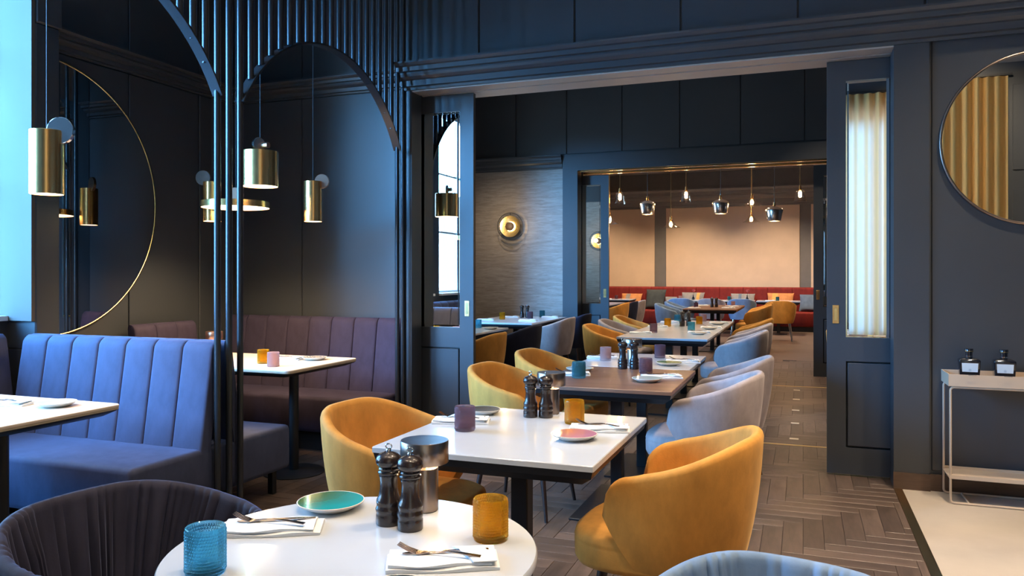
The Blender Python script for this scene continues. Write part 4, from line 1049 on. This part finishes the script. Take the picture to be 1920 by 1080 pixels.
cs = thing('console_table', 'slim sand-coloured metal console with tray top', 'console', (0.80, 5.17, 0))
tw, td = 0.92, .262
m = MB(); zt, zb_ = .765, .695
m.box(0, 0, zb_, tw, td, zb_+.006)
for a in ((0, 0, zb_+.006, tw, .006, zt), (0, td-.006, zb_+.006, tw, td, zt), (0, .006, zb_+.006, .006, td-.006, zt), (tw-.006, .006, zb_+.006, tw, td-.006, zt)): m.box(*a)
m.build('tray_top', 'console', cs, 0)
for y in (.012, td-.012):
    r = .02; x0, x1, z0, z1 = .012, tw-.012, .008, zb_-.007; pts = []
    for cx, cz, a0 in ((x1-r, z1-r, 0), (x0+r, z1-r, PI/2), (x0+r, z0+r, PI), (x1-r, z0+r, 1.5*PI)):
        for i in range(6): a = a0+PI/2*i/5; pts.append((cx+r*math.cos(a), y, cz+r*math.sin(a)))
    MB().path(pts, .007, 10, closed=True).build('leg_frame', 'console', cs, 50)
boxes('lower_shelf', 'console', cs, (.006, .006, .15, tw-.006, td-.006, .156), (.006, .004, .15, tw-.006, .008, .172), (.006, td-.008, .15, tw-.006, td-.004, .172))
MB().tube((.11, .012, .008), (.11, td-.012, .008), .007, n=10).build('floor_bar', 'console', cs, 50)
for k, (x, lab) in enumerate(((0.925, 'black square bottle with pale blue label, nearer the pier'), (1.105, 'black square bottle with pale blue label, further from the pier'))):
    t = thing('bottle', lab+' on the console', 'bottle', (x, 5.285, .7015), -.05, 'bottles on the console'); t.scale = (1.12, 1.12, 1.16)
    rows = []
    for hw, z in ((.040, 0), (.043, .003), (.050, .115), (.050, .120), (.046, .126), (.030, .132), (.020, .134)): rows.append([(px*hw/.05, py*hw/.05*.8, z) for px, py in rounded_rect(-.05, -.05, .05, .05, .006, 3)])
    MB().strips(rows, closed=True, cap=True).build('body', 'bottle', t, 40)
    MB().lathe([(0, .132), (.017, .132), (.0165, .162), (0, .162)], 32).build('neck', 'bottle', t, 40)
    MB().lathe([(.017, .138), (.0185, .139), (.0185, .142), (.017, .143)], 32, closed=True).build('neck_ring', 'steel', t, 40)
    MB().lathe([(0, .1625), (.0205, .1625), (.0205, .178), (.019, .180), (0, .180)], 32).build('stopper', 'bottle', t, 40)
    MB().lathe([(.0195, .1655), (.0212, .1655), (.0212, .169), (.0195, .169)], 32, closed=True).build('stopper_band', 'gold', t, 40)
    q = []
    for hw, z in ((.033, .012), (.038, .108)):
        f = -(.040+(.010*z/.12))*.8-.0012
        q += [(-hw, f, z), (hw, f, z)]
    lo = MB().add([q[0], q[1], q[3], q[2], (q[0][0], q[0][1]+.002, q[0][2]), (q[1][0], q[1][1]+.002, q[1][2]), (q[3][0], q[3][1]+.002, q[3][2]), (q[2][0], q[2][1]+.002, q[2][2])],
                  [(0, 1, 2, 3), (4, 5, 6, 7), (0, 1, 5, 4), (1, 2, 6, 5), (2, 3, 7, 6), (3, 0, 4, 7)]).build('label', 'label', t, 0)
    MB().box(-.018, -.0418, .082, .018, -.0405, .089).build('label_wordmark', 'navy', lo, 0)
    MB().lathe([(0, 0), (.005, 0), (.005, .0013), (0, .0013)], 12).build('label_emblem', 'navy', lo, 0)
    em = bpy.data.objects[lo.children[-1].name]; em.location = (0, -.0405, .097); em.rotation_euler = (PI/2, 0, 0)
